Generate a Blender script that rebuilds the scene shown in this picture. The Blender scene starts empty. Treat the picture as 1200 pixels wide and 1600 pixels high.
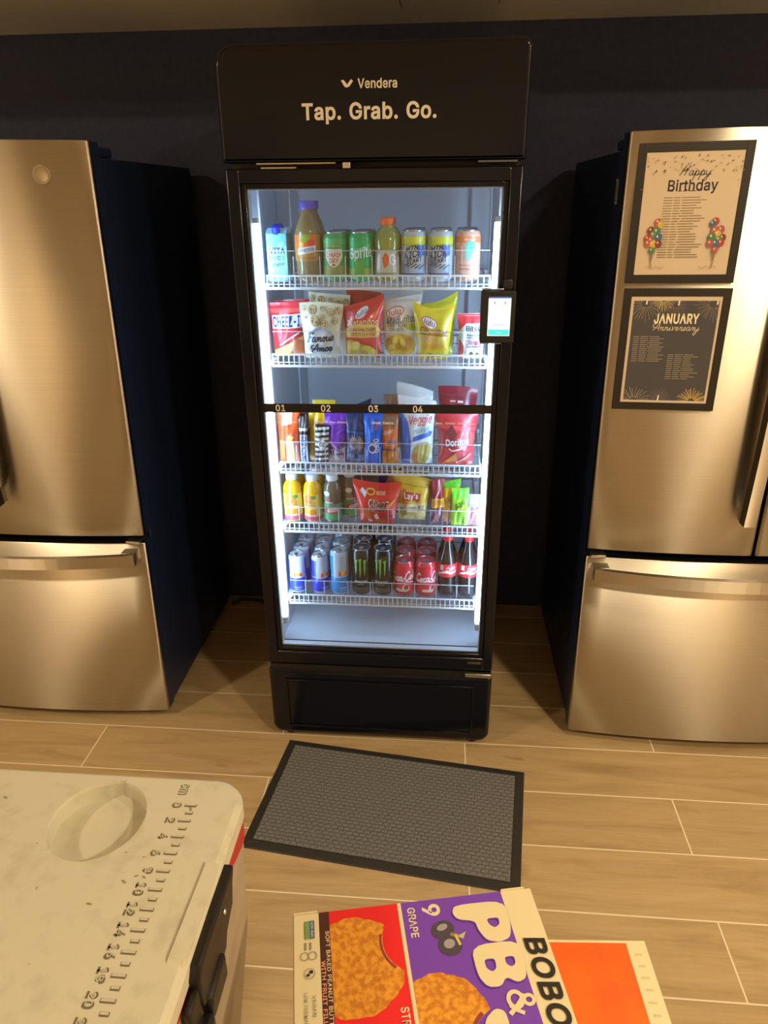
import bpy, bmesh, math, random
from mathutils import Vector, Matrix
from mathutils.geometry import tessellate_polygon
random.seed(7)
S = bpy.context.scene
COL = S.collection
PI = math.pi
R = math.radians

# ------------------------------------------------------------------ camera
cam_d = bpy.data.cameras.new('camera')
cam = bpy.data.objects.new('camera', cam_d)
COL.objects.link(cam)
S.camera = cam
CAM = Vector((0.17721, -1.82612, 1.63262))
YAW, PITCH, ROLL, FPX = R(-4.8978), R(23.8075), R(-0.5464), 1109.11
_fw = Vector((math.sin(YAW)*math.cos(PITCH), math.cos(YAW)*math.cos(PITCH), -math.sin(PITCH)))
_rt = Vector((math.cos(YAW), -math.sin(YAW), 0))
_up = _rt.cross(_fw)
_r2 = _rt*math.cos(ROLL) + _up*math.sin(ROLL)
_u2 = -_rt*math.sin(ROLL) + _up*math.cos(ROLL)
cam.matrix_world = Matrix(((_r2.x, _u2.x, -_fw.x, CAM.x), (_r2.y, _u2.y, -_fw.y, CAM.y), (_r2.z, _u2.z, -_fw.z, CAM.z), (0, 0, 0, 1)))
cam_d.sensor_fit = 'VERTICAL'
cam_d.sensor_height = 36.0
cam_d.lens = FPX/1600*36.0
cam_d.clip_start = 0.02

# ------------------------------------------------------------------ light, world, exposure
S.view_settings.view_transform = 'Standard'
S.view_settings.look = 'None'
S.view_settings.gamma = 1
S.view_settings.use_curve_mapping = False
S.view_settings.exposure = 0.0
S.cycles.max_bounces = 8
S.cycles.transparent_max_bounces = 24
S.cycles.sample_clamp_indirect = 4.0
S.cycles.blur_glossy = 0.5
w = bpy.data.worlds.new('world'); S.world = w; w.use_nodes = True
w.node_tree.nodes['Background'].inputs[0].default_value = (1.0, 0.8, 0.55, 1)
w.node_tree.nodes['Background'].inputs[1].default_value = 0.02

WARM = (1.0, 0.81, 0.52)
LED = (0.46, 0.70, 1.0)
LED_POWER = 36.0
def area(name, loc, size, power, col=WARM, rot=(0, 0, 0), sizey=None):
    d = bpy.data.lights.new(name, 'AREA')
    d.energy = power; d.color = col; d.size = size
    d.shape = 'DISK'
    if sizey: d.shape = 'RECTANGLE'; d.size_y = sizey
    o = bpy.data.objects.new(name, d); o.location = loc; o.rotation_euler = rot
    COL.objects.link(o); return o
area('downlight', (1.75, -2.35, 2.58), 0.22, 66)
area('downlight', (-2.3, -1.95, 2.58), 0.22, 46)
area('downlight', (1.2, -1.0, 2.58), 0.22, 13)
area('downlight', (2.9, -1.2, 2.58), 0.22, 22)
# fill lamp added unseen, standing in for the bright far side of the room
area('fill_light', (0.0, -5.12, 1.45), 4.4, 5, (1.0, 0.72, 0.42), (R(90), 0, 0), 2.3)

# ------------------------------------------------------------------ materials
def lin(c):
    c = c/255.0
    return c/12.92 if c <= 0.04045 else ((c+0.055)/1.055)**2.4
def hexc(h):
    return (lin(int(h[0:2], 16)), lin(int(h[2:4], 16)), lin(int(h[4:6], 16)), 1)
MATS = {}
def M(h, rough=0.45, metal=0.0, coat=0.0, spec=0.5, trans=0.0, emit=None):
    key = (h, rough, metal, coat, spec, trans, emit)
    if key in MATS: return MATS[key]
    m = bpy.data.materials.new('paint_' + h); m.use_nodes = True
    b = m.node_tree.nodes['Principled BSDF']
    b.inputs['Base Color'].default_value = hexc(h)
    b.inputs['Roughness'].default_value = rough
    b.inputs['Metallic'].default_value = metal
    b.inputs['Coat Weight'].default_value = coat
    b.inputs['Coat Roughness'].default_value = 0.08
    b.inputs['Specular IOR Level'].default_value = spec
    b.inputs['Transmission Weight'].default_value = trans
    if emit:
        b.inputs['Emission Color'].default_value = hexc(h)
        b.inputs['Emission Strength'].default_value = emit
    MATS[key] = m
    return m
def newmat(name):
    m = bpy.data.materials.new(name); m.use_nodes = True
    nt = m.node_tree
    return m, nt, nt.nodes['Principled BSDF']
def node(nt, typ, **kw):
    n = nt.nodes.new(typ)
    for k, v in kw.items():
        if k.startswith('_'): setattr(n, k[1:], v)
        else: n.inputs[k.replace('__', ' ')].default_value = v
    return n
def ramp(nt, stops):
    r = nt.nodes.new('ShaderNodeValToRGB')
    e = r.color_ramp.elements
    e[0].position, e[0].color = stops[0]
    e[1].position, e[1].color = stops[-1]
    for p, c in stops[1:-1]:
        k = e.new(p); k.color = c
    return r

def mat_floor():
    m, nt, b = newmat('wood_plank_tile')
    L = nt.links.new
    tc = node(nt, 'ShaderNodeTexCoord')
    mp = node(nt, 'ShaderNodeMapping'); L(tc.outputs['Object'], mp.inputs['Vector'])
    mp.inputs['Location'].default_value = (0.327, 0.185, 0)
    def brick():
        br = nt.nodes.new('ShaderNodeTexBrick'); L(mp.outputs[0], br.inputs['Vector'])
        br.offset = 0.5; br.offset_frequency = 2; br.squash = 1.0
        br.inputs['Scale'].default_value = 1.0
        br.inputs['Mortar Size'].default_value = 0.0021
        br.inputs['Mortar Smooth'].default_value = 0.1
        br.inputs['Bias'].default_value = 0.0
        br.inputs['Brick Width'].default_value = 1.21
        br.inputs['Row Height'].default_value = 0.195
        return br
    br = brick()
    br.inputs['Color1'].default_value = (0, 0, 0, 1); br.inputs['Color2'].default_value = (1, 1, 1, 1); br.inputs['Mortar'].default_value = (0.5, 0.5, 0.5, 1)
    # per-plank offset for the grain
    sc = node(nt, 'ShaderNodeVectorMath', _operation='SCALE'); L(br.outputs['Color'], sc.inputs[0]); sc.inputs['Scale'].default_value = 17.0
    ad = node(nt, 'ShaderNodeVectorMath', _operation='ADD'); L(tc.outputs['Object'], ad.inputs[0]); L(sc.outputs[0], ad.inputs[1])
    st = node(nt, 'ShaderNodeMapping'); L(ad.outputs[0], st.inputs['Vector']); st.inputs['Scale'].default_value = (1.1, 9, 1)
    n1 = node(nt, 'ShaderNodeTexNoise', Scale=2.2, Detail=7.0, Roughness=0.62, Distortion=0.7); L(st.outputs[0], n1.inputs['Vector'])
    st2 = node(nt, 'ShaderNodeMapping'); L(ad.outputs[0], st2.inputs['Vector']); st2.inputs['Scale'].default_value = (3, 75, 1)
    n2 = node(nt, 'ShaderNodeTexNoise', Scale=3.0, Detail=4.0, Roughness=0.6); L(st2.outputs[0], n2.inputs['Vector'])
    st3 = node(nt, 'ShaderNodeMapping'); L(ad.outputs[0], st3.inputs['Vector']); st3.inputs['Scale'].default_value = (1.7, 5.5, 1)
    n3 = node(nt, 'ShaderNodeTexNoise', Scale=1.3, Detail=2.0, Roughness=0.5, Distortion=1.2); L(st3.outputs[0], n3.inputs['Vector'])
    rg = ramp(nt, [(0.25, hexc('a18866')), (0.5, hexc('b9a078')), (0.76, hexc('c3ab85'))]); L(n1.outputs[0], rg.inputs[0])
    mx = node(nt, 'ShaderNodeMix', _data_type='RGBA', _blend_type='MULTIPLY'); mx.inputs[0].default_value = 0.5
    rg2 = ramp(nt, [(0.35, (0.84, 0.82, 0.8, 1)), (0.6, (1, 1, 1, 1))]); L(n2.outputs[0], rg2.inputs[0])
    L(rg.outputs[0], mx.inputs[6]); L(rg2.outputs[0], mx.inputs[7])
    # dark knots
    rg3 = ramp(nt, [(0.24, (0.42, 0.36, 0.3, 1)), (0.33, (1, 1, 1, 1))]); L(n3.outputs[0], rg3.inputs[0])
    mx3 = node(nt, 'ShaderNodeMix', _data_type='RGBA', _blend_type='MULTIPLY'); mx3.inputs[0].default_value = 0.8
    L(mx.outputs[2], mx3.inputs[6]); L(rg3.outputs[0], mx3.inputs[7])
    hs = node(nt, 'ShaderNodeMix', _data_type='RGBA', _blend_type='MULTIPLY'); hs.inputs[0].default_value = 1
    tone = ramp(nt, [(0, (0.90, 0.89, 0.87, 1)), (1, (1.04, 1.02, 1.0, 1))]); L(br.outputs['Color'], tone.inputs[0])
    L(mx3.outputs[2], hs.inputs[6]); L(tone.outputs[0], hs.inputs[7])
    gm = node(nt, 'ShaderNodeMix', _data_type='RGBA'); L(br.outputs['Fac'], gm.inputs[0]); L(hs.outputs[2], gm.inputs[6]); gm.inputs[7].default_value = hexc('e6d8bc')
    L(gm.outputs[2], b.inputs['Base Color'])
    b.inputs['Roughness'].default_value = 0.42
    b.inputs['Specular IOR Level'].default_value = 0.35
    bp = node(nt, 'ShaderNodeBump', Strength=0.12, Distance=0.002)
    L(n2.outputs[0], bp.inputs['Height']); L(bp.outputs[0], b.inputs['Normal'])
    return m
def mat_noise(name, c1, c2, scale=30, rough=0.6, bump=0.0, stretch=(1, 1, 1), detail=3, spec=0.5, lo=0.4, hi=0.6):
    m, nt, b = newmat(name); L = nt.links.new
    tc = node(nt, 'ShaderNodeTexCoord'); mp = node(nt, 'ShaderNodeMapping'); L(tc.outputs['Object'], mp.inputs['Vector']); mp.inputs['Scale'].default_value = stretch
    n = node(nt, 'ShaderNodeTexNoise', Scale=scale, Detail=detail); L(mp.outputs[0], n.inputs['Vector'])
    r = ramp(nt, [(lo, hexc(c1)), (hi, hexc(c2))]); L(n.outputs[0], r.inputs[0]); L(r.outputs[0], b.inputs['Base Color'])
    b.inputs['Roughness'].default_value = rough; b.inputs['Specular IOR Level'].default_value = spec
    if bump:
        bp = node(nt, 'ShaderNodeBump', Strength=bump, Distance=0.002); L(n.outputs[0], bp.inputs['Height']); L(bp.outputs[0], b.inputs['Normal'])
    return m
def mat_steel():
    m, nt, b = newmat('brushed_stainless'); L = nt.links.new
    tc = node(nt, 'ShaderNodeTexCoord'); mp = node(nt, 'ShaderNodeMapping'); L(tc.outputs['Object'], mp.inputs['Vector']); mp.inputs['Scale'].default_value = (2.5, 2.5, 900)
    n = node(nt, 'ShaderNodeTexNoise', Scale=1.0, Detail=3.0); L(mp.outputs[0], n.inputs['Vector'])
    r = ramp(nt, [(0.3, (0.50, 0.46, 0.395, 1)), (0.7, (0.56, 0.515, 0.445, 1))]); L(n.outputs[0], r.inputs[0]); L(r.outputs[0], b.inputs['Base Color'])
    b.inputs['Metallic'].default_value = 1.0
    b.inputs['Roughness'].default_value = 0.37
    b.inputs['Anisotropic'].default_value = 0.97
    tg = node(nt, 'ShaderNodeTangent'); tg.direction_type = 'RADIAL'; tg.axis = 'Z'
    L(tg.outputs[0], b.inputs['Tangent']); b.inputs['Anisotropic Rotation'].default_value = 0.25
    return m
def mat_glass():
    m, nt, b = newmat('door_glass'); L = nt.links.new
    nt.nodes.remove(b)
    tr = node(nt, 'ShaderNodeBsdfTransparent'); tr.inputs[0].default_value = (0.96, 0.98, 0.98, 1)
    gl = node(nt, 'ShaderNodeBsdfGlossy'); gl.inputs['Roughness'].default_value = 0.01
    fr = node(nt, 'ShaderNodeFresnel', IOR=1.5)
    mu = node(nt, 'ShaderNodeMath', _operation='MULTIPLY'); L(fr.outputs[0], mu.inputs[0]); mu.inputs[1].default_value = 0.9
    ms = node(nt, 'ShaderNodeMixShader'); L(mu.outputs[0], ms.inputs[0]); L(tr.outputs[0], ms.inputs[1]); L(gl.outputs[0], ms.inputs[2])
    L(ms.outputs[0], nt.nodes['Material Output'].inputs[0])
    return m
def mat_clear(name, tint, fac, rough=0.1):
    m, nt, b = newmat(name); L = nt.links.new
    tr = node(nt, 'ShaderNodeBsdfTransparent'); tr.inputs[0].default_value = tint
    b.inputs['Base Color'].default_value = (0.8, 0.85, 0.9, 1); b.inputs['Roughness'].default_value = rough
    ms = node(nt, 'ShaderNodeMixShader'); ms.inputs[0].default_value = fac
    L(tr.outputs[0], ms.inputs[1]); L(b.outputs[0], ms.inputs[2])
    L(ms.outputs[0], nt.nodes['Material Output'].inputs[0])
    return m
def mat_mat():
    m, nt, b = newmat('ribbed_carpet'); L = nt.links.new
    tc = node(nt, 'ShaderNodeTexCoord')
    n = node(nt, 'ShaderNodeTexNoise', Scale=420.0, Detail=2.0); L(tc.outputs['Object'], n.inputs['Vector'])
    br = nt.nodes.new('ShaderNodeTexBrick'); L(tc.outputs['Object'], br.inputs['Vector'])
    br.offset = 0.5
    for k, v in (('Scale', 1.0), ('Mortar Size', 0.0035), ('Mortar Smooth', 1.0), ('Brick Width', 0.019), ('Row Height', 0.0125)): br.inputs[k].default_value = v
    r = ramp(nt, [(0.3, hexc('464648')), (0.5, hexc('6f6f72')), (0.72, hexc('a4a4a6'))]); L(n.outputs[0], r.inputs[0])
    mx = node(nt, 'ShaderNodeMix', _data_type='RGBA', _blend_type='MULTIPLY'); L(br.outputs['Fac'], mx.inputs[0]); L(r.outputs[0], mx.inputs[6]); mx.inputs[7].default_value = (0.80, 0.79, 0.78, 1)
    L(mx.outputs[2], b.inputs['Base Color']); b.inputs['Roughness'].default_value = 0.95; b.inputs['Specular IOR Level'].default_value = 0.1
    inv = node(nt, 'ShaderNodeMath', _operation='SUBTRACT'); inv.inputs[0].default_value = 1.0; L(br.outputs['Fac'], inv.inputs[1])
    ad = node(nt, 'ShaderNodeMath', _operation='ADD'); L(inv.outputs[0], ad.inputs[0])
    mu = node(nt, 'ShaderNodeMath', _operation='MULTIPLY'); L(n.outputs[0], mu.inputs[0]); mu.inputs[1].default_value = 0.8; L(mu.outputs[0], ad.inputs[1])
    bp = node(nt, 'ShaderNodeBump', Strength=0.8, Distance=0.003); L(ad.outputs[0], bp.inputs['Height']); L(bp.outputs[0], b.inputs['Normal'])
    return m
STEEL = mat_steel()
GLASS = mat_glass()
ACRYL = mat_clear('clear_acrylic', (0.985, 0.99, 0.995, 1), 0.008)
BLACK = M('0b0d18', 0.16, spec=0.35)
BLACKM = M('0d0d10', 0.45)
SIDE = M('1a2748', 0.42)
WIRE = M('e4e9ee', 0.35)
SWIRE = M('8f969e', 0.4)
CHROME = M('d8d8d8', 0.2, metal=1.0)
LEDM, _nt, _b = newmat('led_strip')
_b.inputs['Base Color'].default_value = (0.9, 0.95, 1, 1)
_b.inputs['Emission Color'].default_value = (*LED, 1)
_b.inputs['Emission Strength'].default_value = LED_POWER

# ------------------------------------------------------------------ mesh builder
class MB:
    def __init__(s): s.v = []; s.f = []; s.m = []; s.sm = []; s.mats = []
    def mi(s, m):
        if m not in s.mats: s.mats.append(m)
        return s.mats.index(m)
    def add(s, vs, fs, m, smooth=False):
        o = len(s.v); k = s.mi(m)
        s.v += [tuple(v) for v in vs]
        for f in fs: s.f.append(tuple(i+o for i in f)); s.m.append(k); s.sm.append(smooth)
        return s
    def box(s, a, b, m, bev=0.0, seg=2):
        x0, x1 = sorted((a[0], b[0])); y0, y1 = sorted((a[1], b[1])); z0, z1 = sorted((a[2], b[2]))
        if bev <= 0:
            vs = [(x, y, z) for z in (z0, z1) for y in (y0, y1) for x in (x0, x1)]
            return s.add(vs, [(0, 2, 3, 1), (4, 5, 7, 6), (0, 1, 5, 4), (2, 6, 7, 3), (0, 4, 6, 2), (1, 3, 7, 5)], m)
        bm = bmesh.new(); bmesh.ops.create_cube(bm, size=1)
        for v in bm.verts: v.co = ((x0+x1)/2+v.co.x*(x1-x0), (y0+y1)/2+v.co.y*(y1-y0), (z0+z1)/2+v.co.z*(z1-z0))
        bmesh.ops.bevel(bm, geom=list(bm.edges), offset=bev, segments=seg, profile=0.5, affect='EDGES')
        return s.addbm(bm, m, True)
    def addbm(s, bm, m, smooth=False):
        bm.verts.index_update()
        bm.normal_update(); vs = [v.co[:] for v in bm.verts]
        big = [max(abs(c_) for c_ in f.normal) > .9995 for f in bm.faces]
        o = len(s.v); k = s.mi(m); s.v += vs
        for f, g in zip(bm.faces, big): s.f.append(tuple(v.index+o for v in f.verts)); s.m.append(k); s.sm.append(smooth and not g)
        bm.free(); return s
    def lathe(s, prof, m, c=(0, 0, 0), seg=32, smooth=True, mfun=None):
        # prof: list of (r, z)
        vs = []; fs = []
        for r, z in prof:
            for k in range(seg):
                a = 2*PI*k/seg; vs.append((c[0]+r*math.sin(a), c[1]-r*math.cos(a), c[2]+z))
        n = len(prof)
        for i in range(n-1):
            for k in range(seg):
                k2 = (k+1) % seg; fs.append((i*seg+k, i*seg+k2, (i+1)*seg+k2, (i+1)*seg+k))
        s.add(vs, fs, m, smooth)
        for i, fl in ((0, True), (n-1, False)):
            if prof[i][0] > 1e-6:
                ring = [vs[i*seg+k] for k in range(seg)]
                s.add(ring, [tuple(range(seg))[::-1] if fl else tuple(range(seg))], m, False)
        return s
    def tube(s, pts, r, m, seg=8, close=False):
        pts = [Vector(p) for p in pts]; vs = []; fs = []; n = len(pts)
        prev = None
        for i, p in enumerate(pts):
            d = (pts[(i+1) % n]-pts[i-1]) if close else (pts[min(i+1, n-1)]-pts[max(i-1, 0)])
            d.normalize()
            if prev is None:
                up = Vector((0, 0, 1)) if abs(d.z) < 0.9 else Vector((1, 0, 0))
                a = d.cross(up).normalized()
            else:
                a = (prev - d*prev.dot(d)).normalized()
            prev = a; b2 = d.cross(a)
            for k in range(seg):
                t = 2*PI*k/seg; vs.append(p+a*(r*math.cos(t))+b2*(r*math.sin(t)))
        rng = n if close else n-1
        for i in range(rng):
            j = (i+1) % n
            for k in range(seg):
                k2 = (k+1) % seg; fs.append((i*seg+k, j*seg+k, j*seg+k2, i*seg+k2))
        if not close: fs.append(tuple(range(seg))); fs.append(tuple(range((n-1)*seg, n*seg))[::-1])
        return s.add(vs, fs, m, True)
    def prism(s, poly, z0, z1, m, smooth=False, axis='z'):
        n = len(poly)
        def P(p, z):
            return (p[0], p[1], z) if axis == 'z' else ((p[0], z, p[1]) if axis == 'y' else (z, p[0], p[1]))
        vs = [P(p, z0) for p in poly]+[P(p, z1) for p in poly]
        s.add(vs, [(i, (i+1) % n, n+(i+1) % n, n+i) for i in range(n)], m, smooth)
        s.add(vs, [tuple(range(n))[::-1], tuple(range(n, 2*n))], m)
        return s
    def grid(s, f, nu, nv, m, smooth=True, flip=False):
        vs = [f(i/nu, j/nv) for j in range(nv+1) for i in range(nu+1)]; W = nu+1
        fs = [(j*W+i, j*W+i+1, (j+1)*W+i+1, (j+1)*W+i) for j in range(nv) for i in range(nu)]
        if flip: fs = [q[::-1] for q in fs]
        return s.add(vs, fs, m, smooth)
    def build(s, name, parent=None, loc=None, rot=None, recalc=False, weld=False):
        me = bpy.data.meshes.new(name); me.from_pydata(s.v, [], s.f)
        for m in s.mats: me.materials.append(m)
        me.polygons.foreach_set('material_index', s.m); me.polygons.foreach_set('use_smooth', s.sm)
        if recalc or weld:
            bm = bmesh.new(); bm.from_mesh(me)
            if weld: bmesh.ops.remove_doubles(bm, verts=bm.verts, dist=1e-5)
            bmesh.ops.recalc_face_normals(bm, faces=bm.faces); bm.to_mesh(me); bm.free()
        me.update()
        o = bpy.data.objects.new(name, me); COL.objects.link(o)
        if parent: o.parent = parent
        if loc: o.location = loc
        if rot: o.rotation_euler = rot
        return o
def empty(name, loc=(0, 0, 0), rot=(0, 0, 0), label=None, cat=None, group=None):
    o = bpy.data.objects.new(name, None); COL.objects.link(o); o.location = loc; o.rotation_euler = rot
    o.empty_display_size = 0.02
    tag(o, label, cat, group); return o
def tag(o, label=None, cat=None, group=None, kind=None):
    if label: o['label'] = label
    if cat: o['category'] = cat
    if group: o['group'] = group
    if kind: o['kind'] = kind
    return o
def struct(o): o['kind'] = 'structure'; return o
def copy_tree(o, parent=None):
    c = o.copy(); COL.objects.link(c)
    if parent: c.parent = parent
    for ch in list(o.children): copy_tree(ch, c)
    return c
def sharp(o, ang=35):
    me = o.data
    bm = bmesh.new(); bm.from_mesh(me)
    for e in bm.edges:
        if len(e.link_faces) == 2 and e.calc_face_angle(0) > R(ang): e.smooth = False
    bm.to_mesh(me); bm.free(); return o

# ------------------------------------------------------------------ 2D print shapes -> triangles
def tri(loops):
    L3 = [[Vector((p[0], p[1], 0)) for p in l] for l in loops]
    flat = [p for l in loops for p in l]
    return [(flat[a], flat[b], flat[c]) for a, b, c in tessellate_polygon(L3)]
def poly(*pts): return tri([list(pts)])
def rect(x0, y0, x1, y1): return [((x0, y0), (x1, y0), (x1, y1)), ((x0, y0), (x1, y1), (x0, y1))]
def ell(cx, cy, rx, ry, rot=0, n=20):
    c, s_ = math.cos(rot), math.sin(rot); pts = []
    for k in range(n):
        a = 2*PI*k/n; x, y = rx*math.cos(a), ry*math.sin(a); pts.append((cx+x*c-y*s_, cy+x*s_+y*c))
    return [((cx, cy), pts[k], pts[(k+1) % n]) for k in range(n)]
def ring(cx, cy, rx, ry, t, rot=0, n=24):
    c, s_ = math.cos(rot), math.sin(rot); out = []
    def P(a, q): x, y = (rx-q)*math.cos(a), (ry-q)*math.sin(a); return (cx+x*c-y*s_, cy+x*s_+y*c)
    for k in range(n):
        a, b = 2*PI*k/n, 2*PI*(k+1)/n
        out += [(P(a, 0), P(b, 0), P(b, t)), (P(a, 0), P(b, t), P(a, t))]
    return out
def stroke(pts, wd):
    out = []; n = len(pts)
    off = []
    for i, p in enumerate(pts):
        a = pts[max(i-1, 0)]; b = pts[min(i+1, n-1)]
        dx, dy = b[0]-a[0], b[1]-a[1]; l = math.hypot(dx, dy) or 1
        off.append((-dy/l*wd/2, dx/l*wd/2))
    for i in range(n-1):
        p, q, o, r = pts[i], pts[i+1], off[i], off[i+1]
        A, B = (p[0]+o[0], p[1]+o[1]), (p[0]-o[0], p[1]-o[1]); C, D = (q[0]+r[0], q[1]+r[1]), (q[0]-r[0], q[1]-r[1])
        out += [(A, B, D), (A, D, C)]
    return out
def hand(word, x, y, s_, wd):
    G_ = {'H': [[(0, 0), (.25, .5), (.42, 1)], [(.55, 0), (.68, .5), (.9, 1.02)], [(.1, .42), (.45, .52), (.85, .55)]],
          'A': [[(0, 0), (.3, .5), (.6, 1), (.62, .5), (.7, 0)], [(-.1, .45), (.3, .32), (.85, .42)], [(-.1, .45), (-.2, .7), (.1, .9)]],
          'a': [[(.42, .42), (.25, .5), (.08, .35), (.05, .12), (.18, 0), (.36, .15), (.44, .42), (.42, .1), (.5, 0), (.62, .1)]],
          'p': [[(0, .1), (.14, .45), (.02, -.55)], [(.10, .25), (.25, .48), (.42, .4), (.40, .1), (.2, 0), (.1, .1)], [(.2, 0), (.5, .05), (.62, .15)]],
          'y': [[(0, .45), (.06, .1), (.2, 0), (.36, .15), (.46, .45)], [(.46, .45), (.36, -.1), (.2, -.55), (.02, -.5), (.1, -.25), (.62, .15)]],
          'n': [[(0, .4), (.1, .46), (.08, 0)], [(.09, .2), (.25, .45), (.38, .36), (.36, .06), (.46, 0), (.58, .12)]],
          'i': [[(0, .1), (.12, .45), (.1, .08), (.2, 0), (.34, .12)], [(.16, .64), (.18, .68)]],
          'v': [[(0, .42), (.08, .46), (.14, 0), (.36, .46), (.5, .4)]],
          'e': [[(0, .18), (.26, .28), (.24, .46), (.08, .36), (.06, .1), (.2, 0), (.46, .14)]],
          'r': [[(0, .1), (.14, .48), (.2, .38), (.34, .42), (.28, .1), (.38, 0), (.48, .12)]],
          's': [[(0, .1), (.2, .48), (.32, .2), (.2, 0), (.02, .04), (.4, .12)]]}
    G_.update({'C': [[(.72, .78), (.62, 1), (.34, .95), (.06, .6), (.04, .2), (.24, 0), (.5, .06), (.72, .28)]],
               'F': [[(.3, 1), (.2, .5), (.06, 0), (-.1, .05)], [(.0, .86), (.3, 1), (.6, .92), (.82, 1.02)], [(.08, .48), (.3, .54), (.5, .5)]],
               'o': [[(.2, .46), (.06, .3), (.08, .04), (.26, .0), (.38, .2), (.30, .44), (.18, .44), (.3, .36), (.54, .42)]],
               'c': [[(.36, .38), (.24, .48), (.06, .3), (.08, .04), (.24, 0), (.48, .14)]],
               'l': [[(0, .1), (.26, .7), (.22, 1.0), (.10, .8), (.10, .1), (.2, 0), (.36, .12)]],
               'm': [[(0, .4), (.1, .46), (.08, 0)], [(.09, .2), (.24, .45), (.32, .36), (.30, 0)], [(.31, .2), (.46, .45), (.56, .36), (.54, .06), (.62, 0), (.76, .12)]],
               'u': [[(0, .42), (.08, .46), (.08, .1), (.2, 0), (.36, .16), (.42, .46), (.40, .1), (.48, 0), (.6, .12)]],
               '-': [[(.04, .24), (.26, .28)]]})
    A_ = {'C': .74, 'F': .6, 'o': .5, 'c': .46, 'l': .34, 'm': .74, 'u': .58, '-': .32, 'H': .98, 'A': .85, 'a': .62, 'p': .62, 'y': .62, 'n': .58, 'i': .34, 'v': .5, 'e': .46, 'r': .48, 's': .42}
    out = []
    for ch in word:
        for stq in G_[ch]:
            pts = []
            for i in range(len(stq)-1):
                p0 = stq[max(i-1, 0)]; p1 = stq[i]; p2 = stq[i+1]; p3 = stq[min(i+2, len(stq)-1)]
                for k in range(4):
                    u = k/4
                    pts.append(tuple(.5*((2*p1[d])+(-p0[d]+p2[d])*u+(2*p0[d]-5*p1[d]+4*p2[d]-p3[d])*u*u+(-p0[d]+3*p1[d]-3*p2[d]+p3[d])*u**3) for d in (0, 1)))
            pts.append(stq[-1])
            out += stroke([(x+(px+.25*py)*s_, y+py*s_) for px, py in pts], wd)
        x += A_[ch]*s_
    return out
_TC = {}
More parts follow.
